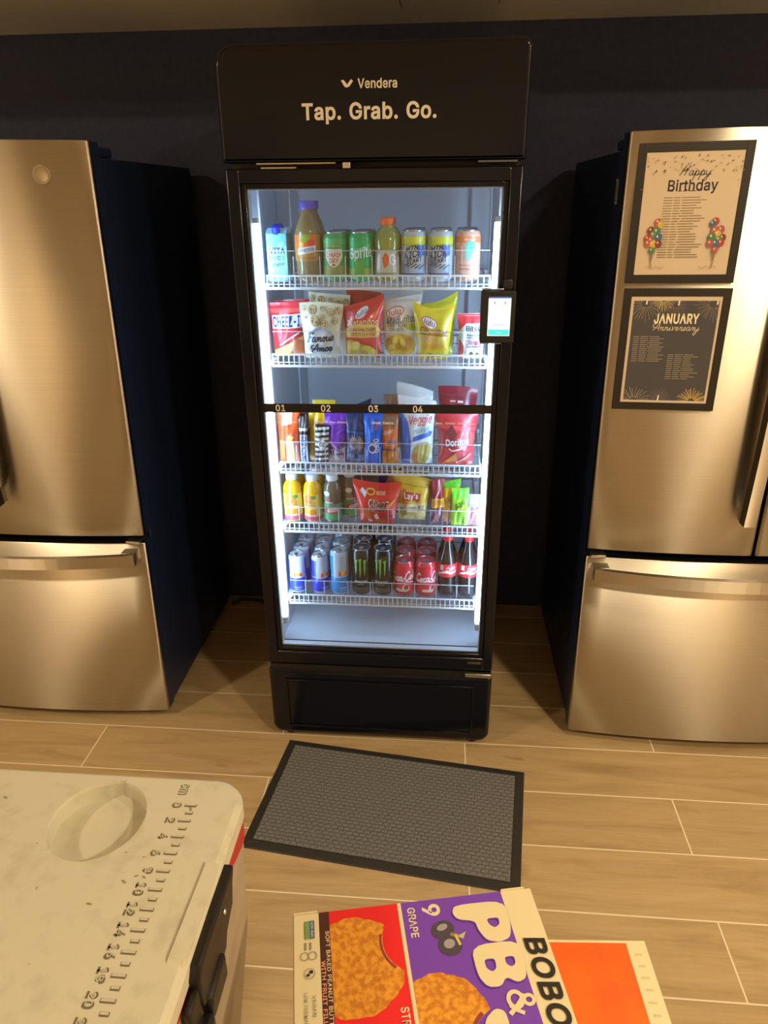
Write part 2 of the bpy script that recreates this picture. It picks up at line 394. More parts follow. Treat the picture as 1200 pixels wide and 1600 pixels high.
# letter outlines: (character code, advance, loops of x, y in thousandths)
GLYPHS = [
    (38, 448, [[197, -7, 150, -2, 110, 12, 78, 34, 54, 62, 39, 96, 34, 133, 37, 163, 47, 189, 63, 213, 111, 256, 237, 352, 255, 375, 262, 405, 258, 427, 245, 445, 226, 457, 201, 461, 168, 453, 155, 444, 145, 431, 139, 416, 139, 380, 155, 346, 438, 0, 364, 0, 102, 319, 87, 344, 78, 370, 75, 398, 79, 430, 91, 458, 109, 481, 134, 499, 165, 510, 200, 513, 235, 510, 266, 499, 290, 482, 308, 459, 320, 433, 324, 404, 322, 382, 305, 342, 275, 308, 128, 195, 110, 174, 100, 154, 97, 131, 100, 108, 109, 87, 124, 70, 143, 57, 166, 49, 193, 46, 223, 50, 251, 59, 278, 75, 301, 95, 321, 121, 336, 151, 346, 186, 349, 224, 408, 224, 405, 180, 397, 144, 385, 115, 333, 47, 305, 23, 271, 7, 234, -3]]),
    (39, 206, [[78, 318, 70, 509, 136, 509, 128, 318]]),
    (45, 453, [[337, 244, 337, 188, 114, 188, 114, 244]]),
    (46, 188, [[95, -4, 78, -1, 63, 9, 53, 24, 50, 41, 53, 59, 63, 73, 78, 83, 95, 87, 113, 83, 128, 73, 138, 59, 141, 41, 138, 24, 128, 9, 113, -1]]),
    (48, 453, [[227, -7, 174, 1, 130, 24, 95, 62, 69, 113, 53, 178, 48, 254, 53, 330, 69, 395, 95, 447, 130, 484, 174, 508, 227, 516, 279, 508, 323, 484, 358, 447, 384, 395, 400, 330, 405, 254, 400, 178, 384, 113, 359, 62, 323, 24, 279, 1], [227, 50, 261, 56, 290, 74, 313, 103, 330, 144, 340, 194, 344, 254, 340, 314, 330, 365, 313, 405, 290, 435, 261, 453, 227, 460, 192, 453, 163, 435, 140, 405, 123, 365, 113, 314, 109, 254, 113, 194, 123, 144, 140, 103, 163, 74, 192, 56]]),
    (49, 453, [[76, 0, 76, 55, 391, 55, 391, 0], [276, 509, 276, 0, 212, 0, 212, 448, 86, 358, 86, 427, 198, 509]]),
    (50, 453, [[64, 0, 64, 47, 282, 282, 311, 327, 318, 348, 320, 371, 317, 397, 308, 419, 293, 436, 273, 449, 250, 457, 224, 460, 196, 457, 172, 447, 153, 433, 139, 413, 130, 390, 127, 362, 66, 362, 71, 405, 86, 442, 111, 473, 143, 496, 182, 511, 225, 516, 268, 511, 306, 497, 337, 474, 361, 445, 376, 411, 381, 372, 378, 345, 371, 318, 357, 290, 306, 223, 153, 60, 153, 57, 389, 57, 389, 0]]),
    (51, 453, [[218, -7, 173, -3, 133, 10, 98, 30, 70, 57, 52, 91, 44, 132, 109, 132, 115, 107, 126, 87, 144, 71, 165, 59, 191, 52, 219, 50, 248, 53, 275, 61, 297, 74, 315, 93, 325, 116, 329, 145, 326, 172, 316, 196, 299, 217, 275, 234, 242, 244, 157, 248, 157, 299, 288, 448, 288, 452, 70, 452, 70, 509, 372, 509, 372, 461, 211, 278, 211, 289, 264, 288, 308, 276, 344, 253, 371, 222, 387, 186, 393, 145, 387, 103, 370, 66, 344, 36, 309, 12, 266, -2]]),
    (52, 453, [[40, 105, 40, 158, 247, 509, 311, 509, 109, 163, 413, 163, 413, 105], [282, 0, 282, 318, 343, 318, 343, 0]]),
    (53, 453, [[221, -7, 178, -2, 140, 11, 108, 32, 83, 60, 66, 93, 60, 130, 122, 130, 127, 108, 138, 89, 154, 73, 173, 60, 196, 52, 221, 50, 250, 53, 276, 64, 298, 82, 314, 104, 324, 131, 328, 162, 324, 193, 314, 221, 297, 244, 275, 262, 248, 273, 218, 277, 167, 268, 145, 258, 128, 246, 67, 253, 96, 509, 366, 509, 366, 452, 151, 452, 134, 301, 178, 325, 203, 331, 229, 334, 263, 330, 294, 321, 321, 306, 345, 285, 364, 260, 379, 231, 388, 199, 391, 163, 385, 117, 369, 76, 343, 41, 309, 15, 268, -1]]),
    (54, 453, [[226, -7, 182, -1, 142, 15, 109, 40, 84, 74, 69, 115, 64, 162, 68, 199, 80, 239, 102, 285, 252, 509, 322, 509, 151, 261, 145, 261, 165, 288, 196, 307, 235, 314, 278, 309, 316, 295, 346, 271, 370, 240, 384, 201, 389, 157, 384, 112, 368, 73, 343, 39, 310, 14, 271, -2], [226, 48, 254, 52, 279, 63, 299, 79, 314, 101, 324, 128, 327, 157, 324, 187, 314, 213, 299, 235, 279, 251, 254, 262, 226, 265, 198, 262, 174, 252, 153, 235, 138, 214, 128, 188, 125, 158, 128, 128, 138, 102, 153, 79, 174, 63, 198, 52]]),
    (55, 453, [[97, 0, 323, 452, 62, 452, 62, 509, 391, 509, 391, 449, 165, 0]]),
    (56, 453, [[226, -7, 178, -2, 136, 11, 101, 33, 74, 62, 57, 96, 52, 135, 55, 166, 65, 195, 81, 220, 101, 241, 125, 256, 153, 265, 119, 282, 93, 308, 76, 342, 70, 380, 75, 417, 90, 450, 114, 477, 146, 498, 184, 511, 226, 516, 269, 511, 306, 498, 337, 477, 361, 450, 377, 417, 382, 380, 376, 342, 359, 308, 333, 282, 300, 265, 327, 256, 351, 241, 372, 220, 387, 195, 397, 166, 401, 135, 395, 96, 378, 62, 352, 33, 317, 11, 275, -2], [226, 49, 258, 52, 285, 60, 307, 74, 323, 91, 333, 113, 337, 139, 333, 165, 322, 189, 305, 208, 283, 223, 256, 232, 226, 235, 196, 232, 169, 223, 147, 208, 130, 189, 119, 165, 115, 139, 119, 113, 129, 91, 145, 74, 167, 60, 195, 52], [226, 290, 252, 292, 274, 300, 293, 313, 307, 330, 316, 351, 319, 376, 316, 399, 308, 420, 294, 437, 275, 449, 252, 457, 226, 460, 200, 457, 177, 449, 159, 437, 145, 420, 136, 399, 133, 376, 136, 351, 145, 330, 159, 313, 178, 300, 201, 292]]),
    (57, 453, [[226, 516, 271, 510, 310, 494, 343, 468, 368, 434, 384, 393, 389, 347, 385, 309, 373, 270, 350, 224, 200, 0, 130, 0, 301, 248, 307, 248, 287, 221, 257, 202, 218, 195, 175, 199, 137, 214, 106, 237, 83, 269, 68, 307, 64, 352, 69, 397, 85, 436, 110, 469, 143, 494, 182, 510], [226, 460, 199, 457, 174, 446, 154, 429, 138, 407, 129, 381, 125, 352, 129, 322, 138, 295, 154, 274, 174, 257, 199, 247, 226, 243, 254, 247, 279, 257, 299, 273, 314, 295, 324, 321, 327, 350, 324, 381, 314, 407, 299, 429, 279, 446, 254, 457]]),
    (65, 480, [[16, 0, 201, 509, 276, 509, 463, 0, 395, 0, 250, 420, 232, 478, 245, 478, 191, 302, 85, 0], [110, 142, 110, 199, 370, 199, 370, 142]]),
    (66, 456, [[60, 0, 60, 509, 241, 509, 289, 504, 329, 491, 359, 469, 381, 442, 394, 410, 398, 374, 395, 344, 387, 320, 373, 301, 356, 286, 315, 267, 315, 262, 339, 257, 363, 245, 385, 227, 402, 203, 414, 173, 418, 136, 413, 100, 400, 67, 377, 39, 344, 18, 301, 4, 247, 0], [125, 57, 245, 57, 296, 63, 330, 80, 349, 105, 355, 137, 352, 161, 342, 184, 327, 203, 306, 218, 279, 228, 248, 231, 125, 231], [125, 285, 265, 288, 288, 296, 308, 309, 323, 326, 333, 348, 336, 372, 330, 403, 313, 429, 283, 446, 240, 452, 125, 452]]),
    (67, 510, [[267, -7, 205, 1, 150, 25, 104, 63, 70, 115, 48, 179, 40, 254, 48, 329, 70, 393, 104, 445, 150, 484, 205, 508, 267, 516, 305, 513, 340, 504, 373, 490, 402, 471, 427, 447, 448, 418, 463, 385, 473, 348, 408, 348, 401, 373, 389, 395, 357, 428, 315, 449, 267, 456, 223, 450, 184, 432, 150, 403, 125, 364, 109, 314, 103, 254, 109, 194, 125, 145, 151, 105, 184, 76, 223, 59, 267, 53, 315, 60, 357, 81, 389, 114, 401, 136, 408, 160, 473, 160, 463, 124, 448, 91, 428, 62, 402, 38, 373, 19, 341, 5, 305, -4]]),
    (68, 502, [[219, 0, 96, 0, 96, 57, 215, 57, 272, 63, 318, 81, 354, 110, 379, 149, 394, 198, 399, 255, 394, 312, 379, 361, 354, 399, 320, 428, 275, 446, 221, 452, 93, 452, 93, 509, 225, 509, 294, 501, 353, 478, 399, 441, 433, 391, 455, 329, 462, 255, 455, 181, 433, 119, 398, 68, 351, 31, 291, 8], [125, 509, 125, 0, 60, 0, 60, 509]]),
    (69, 419, [[60, 0, 60, 509, 372, 509, 372, 452, 125, 452, 125, 286, 355, 286, 355, 229, 125, 229, 125, 57, 375, 57, 375, 0]]),
    (70, 410, [[60, 0, 60, 509, 369, 509, 369, 452, 125, 452, 125, 278, 346, 278, 346, 221, 125, 221, 125, 0]]),
    (71, 520, [[269, -7, 205, 1, 149, 25, 104, 64, 69, 116, 47, 179, 40, 254, 47, 329, 69, 393, 103, 445, 149, 484, 203, 508, 265, 516, 304, 513, 340, 504, 374, 489, 403, 469, 429, 445, 449, 416, 465, 384, 474, 349, 408, 349, 387, 393, 356, 427, 315, 448, 265, 456, 222, 450, 183, 432, 150, 404, 125, 364, 109, 314, 103, 254, 109, 194, 125, 145, 151, 105, 184, 76, 224, 59, 269, 53, 309, 57, 345, 71, 374, 93, 396, 123, 410, 160, 415, 202, 434, 199, 283, 199, 283, 256, 478, 256, 478, 200, 471, 141, 451, 91, 419, 50, 377, 19, 326, 0]]),
    (72, 517, [[60, 0, 60, 509, 125, 509, 125, 289, 392, 289, 392, 509, 457, 509, 457, 0, 392, 0, 392, 232, 125, 232, 125, 0]]),
    (73, 300, [[31, 0, 31, 57, 118, 57, 118, 452, 31, 452, 31, 509, 269, 509, 269, 452, 183, 452, 183, 57, 269, 57, 269, 0]]),
    (74, 396, [[185, -7, 124, 3, 75, 33, 44, 81, 33, 145, 33, 173, 98, 173, 98, 145, 104, 104, 122, 74, 149, 56, 185, 50, 220, 56, 248, 74, 266, 104, 272, 145, 272, 509, 336, 509, 336, 145, 326, 81, 294, 33, 246, 3]]),
    (75, 467, [[104, 145, 104, 216, 212, 344, 364, 509, 448, 509, 231, 276, 228, 276], [60, 0, 60, 509, 125, 509, 125, 0], [372, 0, 188, 259, 228, 309, 449, 0]]),
    (76, 393, [[60, 0, 60, 509, 125, 509, 125, 57, 361, 57, 361, 0]]),
    (77, 628, [[60, 0, 60, 509, 152, 509, 322, 49, 307, 49, 352, 187, 476, 509, 568, 509, 568, 0, 504, 0, 507, 457, 513, 457, 456, 291, 342, 0, 286, 0, 112, 457, 119, 457, 122, 0]]),
    (78, 523, [[60, 0, 60, 509, 136, 509, 401, 82, 414, 55, 405, 54, 399, 195, 399, 509, 463, 509, 463, 0, 387, 0, 108, 452, 119, 454, 125, 291, 125, 0]]),
    (79, 533, [[267, -7, 205, 1, 150, 25, 105, 63, 70, 115, 48, 179, 40, 254, 48, 329, 70, 393, 105, 445, 150, 484, 205, 508, 267, 516, 329, 508, 384, 484, 429, 445, 464, 393, 486, 329, 493, 254, 486, 179, 464, 115, 429, 63, 384, 25, 329, 1], [267, 53, 310, 59, 349, 76, 383, 105, 408, 144, 425, 194, 430, 254, 425, 314, 408, 365, 383, 404, 349, 433, 310, 450, 267, 456, 223, 450, 184, 433, 151, 404, 125, 364, 109, 314, 103, 254, 109, 194, 125, 144, 151, 105, 184, 76, 223, 59]]),
    (80, 445, [[60, 0, 60, 509, 235, 509, 289, 503, 332, 487, 366, 462, 390, 430, 404, 391, 409, 348, 404, 304, 390, 265, 366, 233, 332, 207, 289, 191, 235, 186, 109, 186, 109, 242, 233, 242, 269, 246, 297, 256, 318, 272, 333, 294, 342, 319, 344, 348, 342, 376, 333, 402, 318, 423, 297, 439, 268, 449, 232, 452, 125, 452, 125, 0]]),
    (81, 533, [[245, 159, 313, 159, 468, -48, 401, -48], [267, -7, 205, 1, 150, 25, 105, 63, 70, 115, 48, 179, 40, 254, 48, 329, 70, 393, 105, 445, 150, 484, 205, 508, 267, 516, 329, 508, 384, 484, 429, 445, 464, 393, 486, 329, 493, 254, 486, 179, 464, 115, 429, 63, 384, 25, 329, 1], [267, 53, 310, 59, 349, 76, 383, 105, 408, 144, 425, 194, 430, 254, 425, 314, 408, 365, 383, 404, 349, 433, 310, 450, 267, 456, 223, 450, 184, 433, 151, 404, 125, 364, 109, 314, 103, 254, 109, 194, 125, 144, 151, 105, 184, 76, 223, 59]]),
    (82, 449, [[60, 0, 60, 509, 236, 509, 290, 504, 333, 489, 367, 465, 390, 433, 405, 395, 409, 352, 405, 309, 390, 271, 367, 240, 333, 217, 289, 203, 236, 198, 96, 198, 96, 255, 234, 255, 269, 258, 298, 267, 319, 281, 334, 300, 342, 324, 345, 352, 342, 380, 334, 405, 319, 425, 298, 440, 269, 449, 233, 452, 125, 452, 125, 0], [353, 0, 230, 229, 303, 229, 428, 0]]),
    (83, 447, [[224, -9, 172, -4, 128, 9, 91, 31, 64, 60, 46, 96, 38, 137, 104, 137, 110, 110, 123, 88, 142, 71, 166, 59, 194, 52, 224, 49, 257, 52, 286, 60, 311, 74, 329, 92, 341, 114, 346, 139, 342, 161, 332, 179, 316, 193, 272, 214, 184, 239, 128, 260, 86, 289, 60, 326, 52, 372, 58, 413, 75, 448, 102, 476, 138, 498, 180, 511, 227, 516, 275, 511, 316, 498, 351, 476, 377, 449, 394, 415, 401, 378, 337, 378, 326, 412, 302, 437, 267, 453, 225, 459, 194, 456, 167, 448, 145, 435, 129, 418, 118, 398, 115, 376, 119, 352, 131, 334, 148, 319, 212, 293, 312, 264, 359, 238, 379, 220, 395, 198, 405, 171, 408, 139, 403, 99, 386, 64, 360, 34, 323, 11, 278, -4]]),
    (84, 449, [[32, 452, 32, 509, 417, 509, 417, 452, 257, 452, 257, 0, 193, 0, 193, 452]]),
    (85, 517, [[259, -8, 203, -2, 154, 15, 114, 43, 85, 80, 66, 124, 60, 173, 60, 509, 124, 509, 124, 178, 128, 144, 141, 113, 160, 87, 187, 68, 220, 56, 259, 52, 298, 56, 331, 68, 357, 87, 377, 113, 389, 144, 393, 178, 393, 509, 457, 509, 457, 173, 451, 124, 433, 80, 403, 43, 363, 15, 315, -2]]),
    (86, 480, [[204, 0, 16, 509, 84, 509, 230, 89, 248, 31, 235, 31, 290, 206, 395, 509, 463, 509, 278, 0]]),
    (87, 686, [[155, 0, 16, 509, 82, 509, 197, 40, 189, 40, 224, 196, 306, 509, 380, 509, 497, 40, 488, 40, 523, 196, 603, 509, 670, 509, 530, 0, 455, 0, 351, 391, 336, 475, 350, 475, 318, 323, 230, 0]]),
    (89, 472, [[203, 0, 203, 208, 16, 509, 91, 509, 222, 292, 250, 230, 224, 230, 280, 344, 381, 509, 455, 509, 268, 208, 268, 0]]),
    (90, 438, [[42, 0, 42, 46, 341, 476, 348, 454, 40, 452, 40, 509, 397, 509, 397, 462, 97, 33, 90, 54, 399, 57, 399, 0]]),
    (97, 389, [[160, -9, 126, -5, 94, 5, 68, 22, 48, 45, 35, 73, 30, 108, 34, 138, 43, 161, 58, 179, 78, 193, 125, 211, 252, 230, 265, 235, 273, 243, 276, 257, 273, 279, 267, 297, 256, 311, 240, 322, 220, 329, 171, 329, 149, 322, 118, 301, 100, 274, 41, 291, 57, 322, 79, 346, 104, 364, 133, 375, 163, 382, 215, 383, 263, 372, 286, 360, 306, 343, 322, 320, 333, 290, 337, 251, 337, 0, 277, 0, 277, 52, 272, 52, 252, 25, 215, 1, 190, -6], [170, 45, 202, 49, 228, 59, 248, 74, 263, 93, 272, 115, 276, 190, 134, 159, 117, 150, 103, 139, 95, 124, 92, 105, 94, 87, 102, 72, 114, 61, 149, 47]]),
    (98, 424, [[229, -8, 198, -5, 172, 4, 153, 17, 118, 59, 112, 59, 112, 0, 53, 0, 53, 509, 114, 509, 114, 319, 118, 319, 152, 360, 171, 373, 197, 381, 229, 384, 274, 378, 313, 361, 345, 332, 370, 293, 385, 245, 390, 189, 385, 133, 370, 84, 346, 45, 313, 16, 274, -2], [220, 47, 253, 51, 279, 66, 301, 88, 316, 117, 325, 151, 328, 189, 325, 227, 316, 261, 301, 290, 280, 311, 253, 325, 220, 330, 188, 325, 161, 312, 140, 291, 125, 263, 116, 229, 113, 189, 116, 150, 125, 115, 140, 86, 162, 65, 188, 51]]),
    (99, 396, [[207, -8, 159, -2, 117, 16, 82, 46, 56, 85, 40, 133, 34, 187, 40, 243, 56, 291, 82, 330, 117, 360, 159, 378, 207, 384, 260, 377, 305, 356, 340, 322, 362, 277, 303, 262, 290, 289, 270, 311, 242, 325, 207, 330, 173, 325, 145, 310, 124, 287, 108, 258, 99, 224, 96, 187, 99, 151, 108, 117, 124, 89, 145, 66, 173, 51, 207, 46, 243, 52, 271, 66, 292, 89, 304, 117, 363, 102, 354, 78, 325, 37, 285, 9, 235, -6]]),
    (100, 424, [[195, -8, 151, -2, 111, 16, 79, 45, 55, 84, 39, 133, 34, 189, 39, 245, 55, 293, 79, 332, 112, 361, 151, 378, 196, 384, 228, 381, 253, 373, 287, 346, 306, 319, 311, 319, 311, 509, 372, 509, 372, 0, 313, 0, 313, 59, 307, 59, 287, 31, 252, 4, 227, -5], [205, 47, 236, 51, 263, 65, 284, 86, 299, 115, 309, 150, 312, 189, 309, 229, 300, 263, 284, 291, 263, 312, 237, 325, 205, 330, 172, 325, 145, 311, 124, 290, 108, 261, 99, 227, 96, 189, 99, 151, 109, 117, 124, 88, 145, 66, 172, 51]]),
    (101, 404, [[212, -8, 161, -2, 117, 16, 82, 46, 56, 85, 40, 132, 34, 187, 39, 242, 55, 290, 81, 329, 115, 359, 157, 378, 205, 384, 236, 382, 266, 374, 294, 361, 319, 341, 341, 315, 357, 282, 368, 242, 371, 169, 75, 169, 75, 221, 338, 221, 310, 202, 307, 237, 298, 269, 283, 294, 263, 314, 237, 326, 205, 330, 173, 326, 146, 313, 125, 294, 109, 270, 99, 241, 96, 178, 100, 139, 110, 106, 128, 80, 151, 61, 179, 50, 212, 46, 254, 53, 285, 73, 306, 105, 365, 91, 353, 63, 335, 39, 311, 19, 283, 4, 249, -5]]),
    (102, 254, [[228, 379, 228, 327, 6, 327, 6, 379], [81, 0, 81, 432, 84, 461, 96, 486, 113, 505, 135, 519, 161, 527, 207, 529, 243, 521, 227, 468, 195, 474, 171, 470, 154, 460, 145, 443, 142, 419, 142, 0]]),
    (103, 425, [[207, -151, 168, -148, 134, -140, 105, -127, 82, -110, 64, -91, 51, -69, 101, -41, 122, -66, 154, -88, 178, -95, 207, -97, 249, -92, 282, -75, 304, -47, 311, -6, 311, 68, 306, 68, 287, 41, 252, 16, 227, 8, 195, 5, 152, 10, 113, 27, 80, 53, 55, 90, 39, 136, 34, 191, 39, 246, 55, 293, 80, 332, 112, 361, 152, 378, 196, 384, 228, 382, 253, 373, 288, 346, 308, 319, 313, 319, 313, 379, 372, 379, 372, -9, 367, -54, 350, -90, 324, -117, 291, -136, 251, -147], [205, 59, 237, 63, 264, 75, 285, 95, 300, 121, 309, 154, 312, 193, 309, 231, 300, 264, 285, 291, 264, 312, 237, 325, 205, 330, 172, 325, 145, 312, 124, 290, 109, 262, 99, 229, 96, 193, 99, 155, 109, 123, 124, 96, 145, 76, 172, 63]]),
    (104, 410, [[114, 227, 114, 0, 53, 0, 53, 509, 114, 509, 114, 287, 102, 287, 124, 332, 152, 362, 187, 379, 227, 384, 264, 380, 295, 369, 321, 349, 341, 321, 353, 285, 357, 240, 357, 0, 296, 0, 296, 235, 290, 275, 273, 304, 246, 323, 210, 329, 184, 326, 161, 317, 141, 303, 126, 283, 117, 257]]),
    (105, 167, [[53, 0, 53, 379, 114, 379, 114, 0], [84, 443, 67, 446, 54, 455, 44, 468, 41, 483, 44, 499, 54, 512, 67, 521, 84, 524, 100, 521, 114, 512, 123, 499, 126, 483, 123, 468, 114, 455, 100, 446]]),
    (107, 381, [[110, 137, 110, 212, 121, 212, 284, 379, 360, 379, 184, 199, 177, 199], [53, 0, 53, 509, 114, 509, 114, 0], [294, 0, 148, 186, 191, 229, 372, 0]]),
    (108, 189, [[101, 3, 74, 20, 58, 47, 53, 84, 53, 509, 114, 509, 115, 77, 120, 62, 130, 54, 170, 54, 181, 3, 151, -2]]),
    (109, 610, [[53, 0, 53, 379, 112, 379, 112, 295, 108, 295, 118, 323, 132, 346, 151, 363, 172, 376, 195, 384, 219, 386, 257, 380, 287, 361, 309, 331, 321, 295, 312, 295, 322, 321, 337, 343, 357, 361, 381, 375, 407, 383, 437, 386, 468, 383, 497, 372, 522, 354, 541, 328, 553, 296, 557, 255, 557, 0, 496, 0, 496, 254, 490, 289, 473, 313, 447, 326, 419, 330, 395, 328, 374, 320, 358, 307, 345, 290, 338, 270, 335, 247, 335, 0, 274, 0, 274, 260, 269, 288, 253, 311, 229, 326, 199, 330, 178, 328, 158, 320, 140, 307, 126, 289, 117, 266, 114, 238, 114, 0]]),
    (110, 410, [[114, 227, 114, 0, 53, 0, 53, 379, 112, 379, 112, 287, 102, 287, 124, 332, 152, 362, 187, 379, 227, 384, 264, 380, 295, 369, 321, 349, 341, 321, 353, 285, 357, 240, 357, 0, 296, 0, 296, 235, 290, 275, 273, 304, 246, 323, 210, 329, 184, 326, 161, 317, 141, 303, 126, 283, 117, 257]]),
    (111, 415, [[207, -8, 159, -2, 117, 16, 82, 46, 56, 85, 40, 133, 34, 187, 40, 243, 56, 291, 82, 330, 117, 360, 159, 378, 207, 384, 256, 378, 299, 360, 333, 330, 359, 291, 376, 243, 381, 187, 376, 133, 359, 85, 333, 46, 299, 16, 256, -2], [207, 46, 242, 51, 270, 66, 292, 89, 307, 117, 316, 151, 319, 187, 316, 224, 307, 258, 292, 287, 270, 310, 242, 325, 207, 330, 173, 325, 145, 310, 124, 287, 108, 258, 99, 224, 96, 187, 99, 151, 108, 117, 124, 89, 145, 66, 173, 51]]),
    (112, 424, [[53, -143, 53, 379, 112, 379, 112, 319, 118, 319, 152, 360, 171, 373, 197, 381, 229, 384, 274, 378, 313, 361, 345, 332, 370, 293, 385, 245, 390, 189, 385, 133, 370, 84, 346, 45, 313, 16, 274, -2, 229, -8, 198, -5, 173, 4, 138, 31, 118, 59, 114, 59, 114, -143], [220, 47, 253, 51, 279, 66, 301, 88, 316, 117, 325, 151, 328, 189, 325, 227, 316, 261, 301, 290, 280, 311, 253, 325, 220, 330, 188, 325, 161, 312, 140, 291, 125, 263, 116, 229, 113, 189, 116, 150, 125, 115, 140, 86, 162, 65, 188, 51]]),
    (114, 259, [[53, 0, 53, 379, 112, 379, 112, 321, 115, 321, 130, 347, 152, 367, 181, 380, 243, 384, 243, 322, 207, 326, 182, 323, 159, 315, 140, 301, 126, 284, 117, 262, 114, 237, 114, 0]]),
    (115, 365, [[182, -8, 145, -5, 112, 3, 84, 18, 62, 38, 45, 63, 36, 94, 94, 107, 105, 79, 124, 60, 150, 49, 181, 45, 217, 50, 244, 62, 262, 81, 268, 103, 265, 121, 254, 136, 237, 147, 149, 170, 104, 186, 72, 208, 53, 237, 47, 274, 51, 305, 65, 332, 87, 354, 115, 370, 149, 381, 187, 384, 223, 381, 254, 372, 279, 358, 299, 339, 314, 316, 324, 290, 268, 277, 258, 298, 243, 316, 219, 328, 187, 333, 156, 329, 131, 317, 114, 299, 109, 277, 112, 258, 124, 243, 144, 232, 229, 209, 275, 194, 306, 171, 325, 142, 331, 107, 326, 75, 312, 47, 290, 24, 260, 6, 223, -5]]),
    (116, 227, [[204, 379, 204, 327, 6, 327, 6, 379], [65, 471, 126, 471, 126, 98, 128, 76, 136, 61, 150, 53, 202, 54, 213, 2, 168, -4, 125, 2, 92, 21, 72, 52, 65, 93]]),
    (117, 410, [[182, -5, 146, -1, 115, 11, 89, 31, 69, 59, 57, 95, 53, 139, 53, 379, 114, 379, 114, 144, 119, 105, 137, 75, 164, 56, 200, 50, 226, 53, 249, 62, 268, 77, 283, 97, 293, 122, 296, 153, 296, 379, 357, 379, 357, 0, 298, 0, 298, 92, 307, 92, 286, 47, 257, 17, 222, 0]]),
    (118, 389, [[163, 0, 17, 379, 84, 379, 206, 21, 184, 21, 224, 155, 305, 379, 371, 379, 226, 0]]),
    (119, 567, [[138, 0, 23, 379, 87, 379, 165, 91, 175, 41, 165, 41, 206, 214, 252, 379, 316, 379, 392, 91, 402, 41, 391, 41, 434, 214, 480, 379, 545, 379, 429, 0, 368, 0, 277, 338, 291, 338, 248, 172, 199, 0]]),
    (121, 389, [[47, -139, 61, -86, 104, -89, 118, -84, 130, -74, 141, -58, 163, -1, 17, 379, 84, 379, 206, 21, 184, 21, 224, 155, 305, 379, 371, 379, 191, -85, 177, -107, 159, -124, 139, -136, 117, -143]]),
    (122, 380, [[42, 0, 42, 46, 254, 323, 48, 323, 48, 379, 333, 379, 333, 331, 126, 60, 126, 56, 339, 56, 339, 0]]),
]
FONT = {}; FONTB = {}; FONTC = {}
def _inside(p, l):
    r_ = False
    for i in range(len(l)):
        a, b = l[i-1], l[i]
        if (a[1] > p[1]) != (b[1] > p[1]) and p[0] < (b[0]-a[0])*(p[1]-a[1])/(b[1]-a[1])+a[0]: r_ = not r_
    return r_
def fatten(l, d, hole):
    """push an outline away from its ink by d (holes shrink)"""
    n = len(l)
    ar = sum(l[i-1][0]*l[i][1]-l[i][0]*l[i-1][1] for i in range(n))
    sg = (1 if ar > 0 else -1)*(-1 if hole else 1); out = []
    for i in range(n):
        a, b, c = l[i-1], l[i], l[(i+1) % n]
        u, v = Vector((b[0]-a[0], b[1]-a[1])), Vector((c[0]-b[0], c[1]-b[1]))
        u.normalize(); v.normalize()
        n1, n2 = Vector((u.y, -u.x)), Vector((v.y, -v.x))
        m_ = n1+n2
        if m_.length < .3: out.append(b); continue
        m_ = m_/max(m_.length_squared/2, .7)
        out.append((b[0]+sg*d*m_.x, b[1]+sg*d*m_.y))
    return out
for store, d in ((FONT, .010), (FONTB, .024), (FONTC, .017)):
    for code, adv, loops in GLYPHS:
        lo = [[(n_[i]/1000, n_[i+1]/1000) for i in range(0, len(n_), 2)] for n_ in loops]
        dep = [sum(_inside(l[0], o_) for o_ in lo if o_ is not l) for l in lo]
        fl = [fatten(l, d, dh % 2 == 1) for l, dh in zip(lo, dep)]
        T = []
        for k, dk_ in enumerate(dep):
            if dk_ % 2 == 0: T += tri([fl[k]]+[fl[q] for q, dh in enumerate(dep) if dh == dk_+1 and _inside(lo[q][0], lo[k])])
        store[chr(code)] = (adv/1000+2*d*.6, T)
def _rawtext(s_, shear, bold):
    k = (s_, shear, bold)
    if k in _TC: return _TC[k]
    x = 0; T = []
    for ch in s_:
        if ch == ' ': x += .26; continue
        adv, G1 = (FONTC if bold == .06 else FONTB if bold > .05 else FONT)[ch]
        T += [tuple((x+px+shear*py, py) for px, py in t) for t in G1]; x += adv
    xs = [p[0] for t in T for p in t]; ys = [p[1] for t in T for p in t]
    _TC[k] = (T, min(xs), max(xs), min(ys), max(ys))
    return _TC[k]
def fit(T, cx, cy, wd, ht, rot=0):
    xs = [p[0] for t in T for p in t]; ys = [p[1] for t in T for p in t]
    sx, sy = wd/(max(xs)-min(xs)), ht/(max(ys)-min(ys)); mx, my = (max(xs)+min(xs))/2, (max(ys)+min(ys))/2
    c, sn = math.cos(rot), math.sin(rot)
    def P(p): x, y = (p[0]-mx)*sx, (p[1]-my)*sy; return (cx+x*c-y*sn, cy+x*sn+y*c)
    return [tuple(P(p) for p in t) for t in T]
def text(s_, cx, cy, wd, ht=None, rot=0, shear=0.0, bold=0.0, arch=0.0):
    """fit text into a width x height box centred on cx,cy (ht None keeps proportions)"""
    T, x0, x1, y0, y1 = _rawtext(s_, shear, bold)
    sx = wd/(x1-x0); sy = ht/(y1-y0) if ht else sx
    c, sn = math.cos(rot), math.sin(rot)
    def P(p):
        x = (p[0]-(x0+x1)/2)*sx; y = (p[1]-(y0+y1)/2)*sy
        if arch: y += arch*(1-(2*x/wd)**2)
        return (cx+x*c-y*sn, cy+x*sn+y*c)
    return [tuple(P(p) for p in t) for t in T]
def xf(T, cx=0, cy=0, rot=0, s_=1):
    c, sn = math.cos(rot)*s_, math.sin(rot)*s_
    return [tuple((cx+x*c-y*sn, cy+x*sn+y*c) for x, y in t) for t in T]
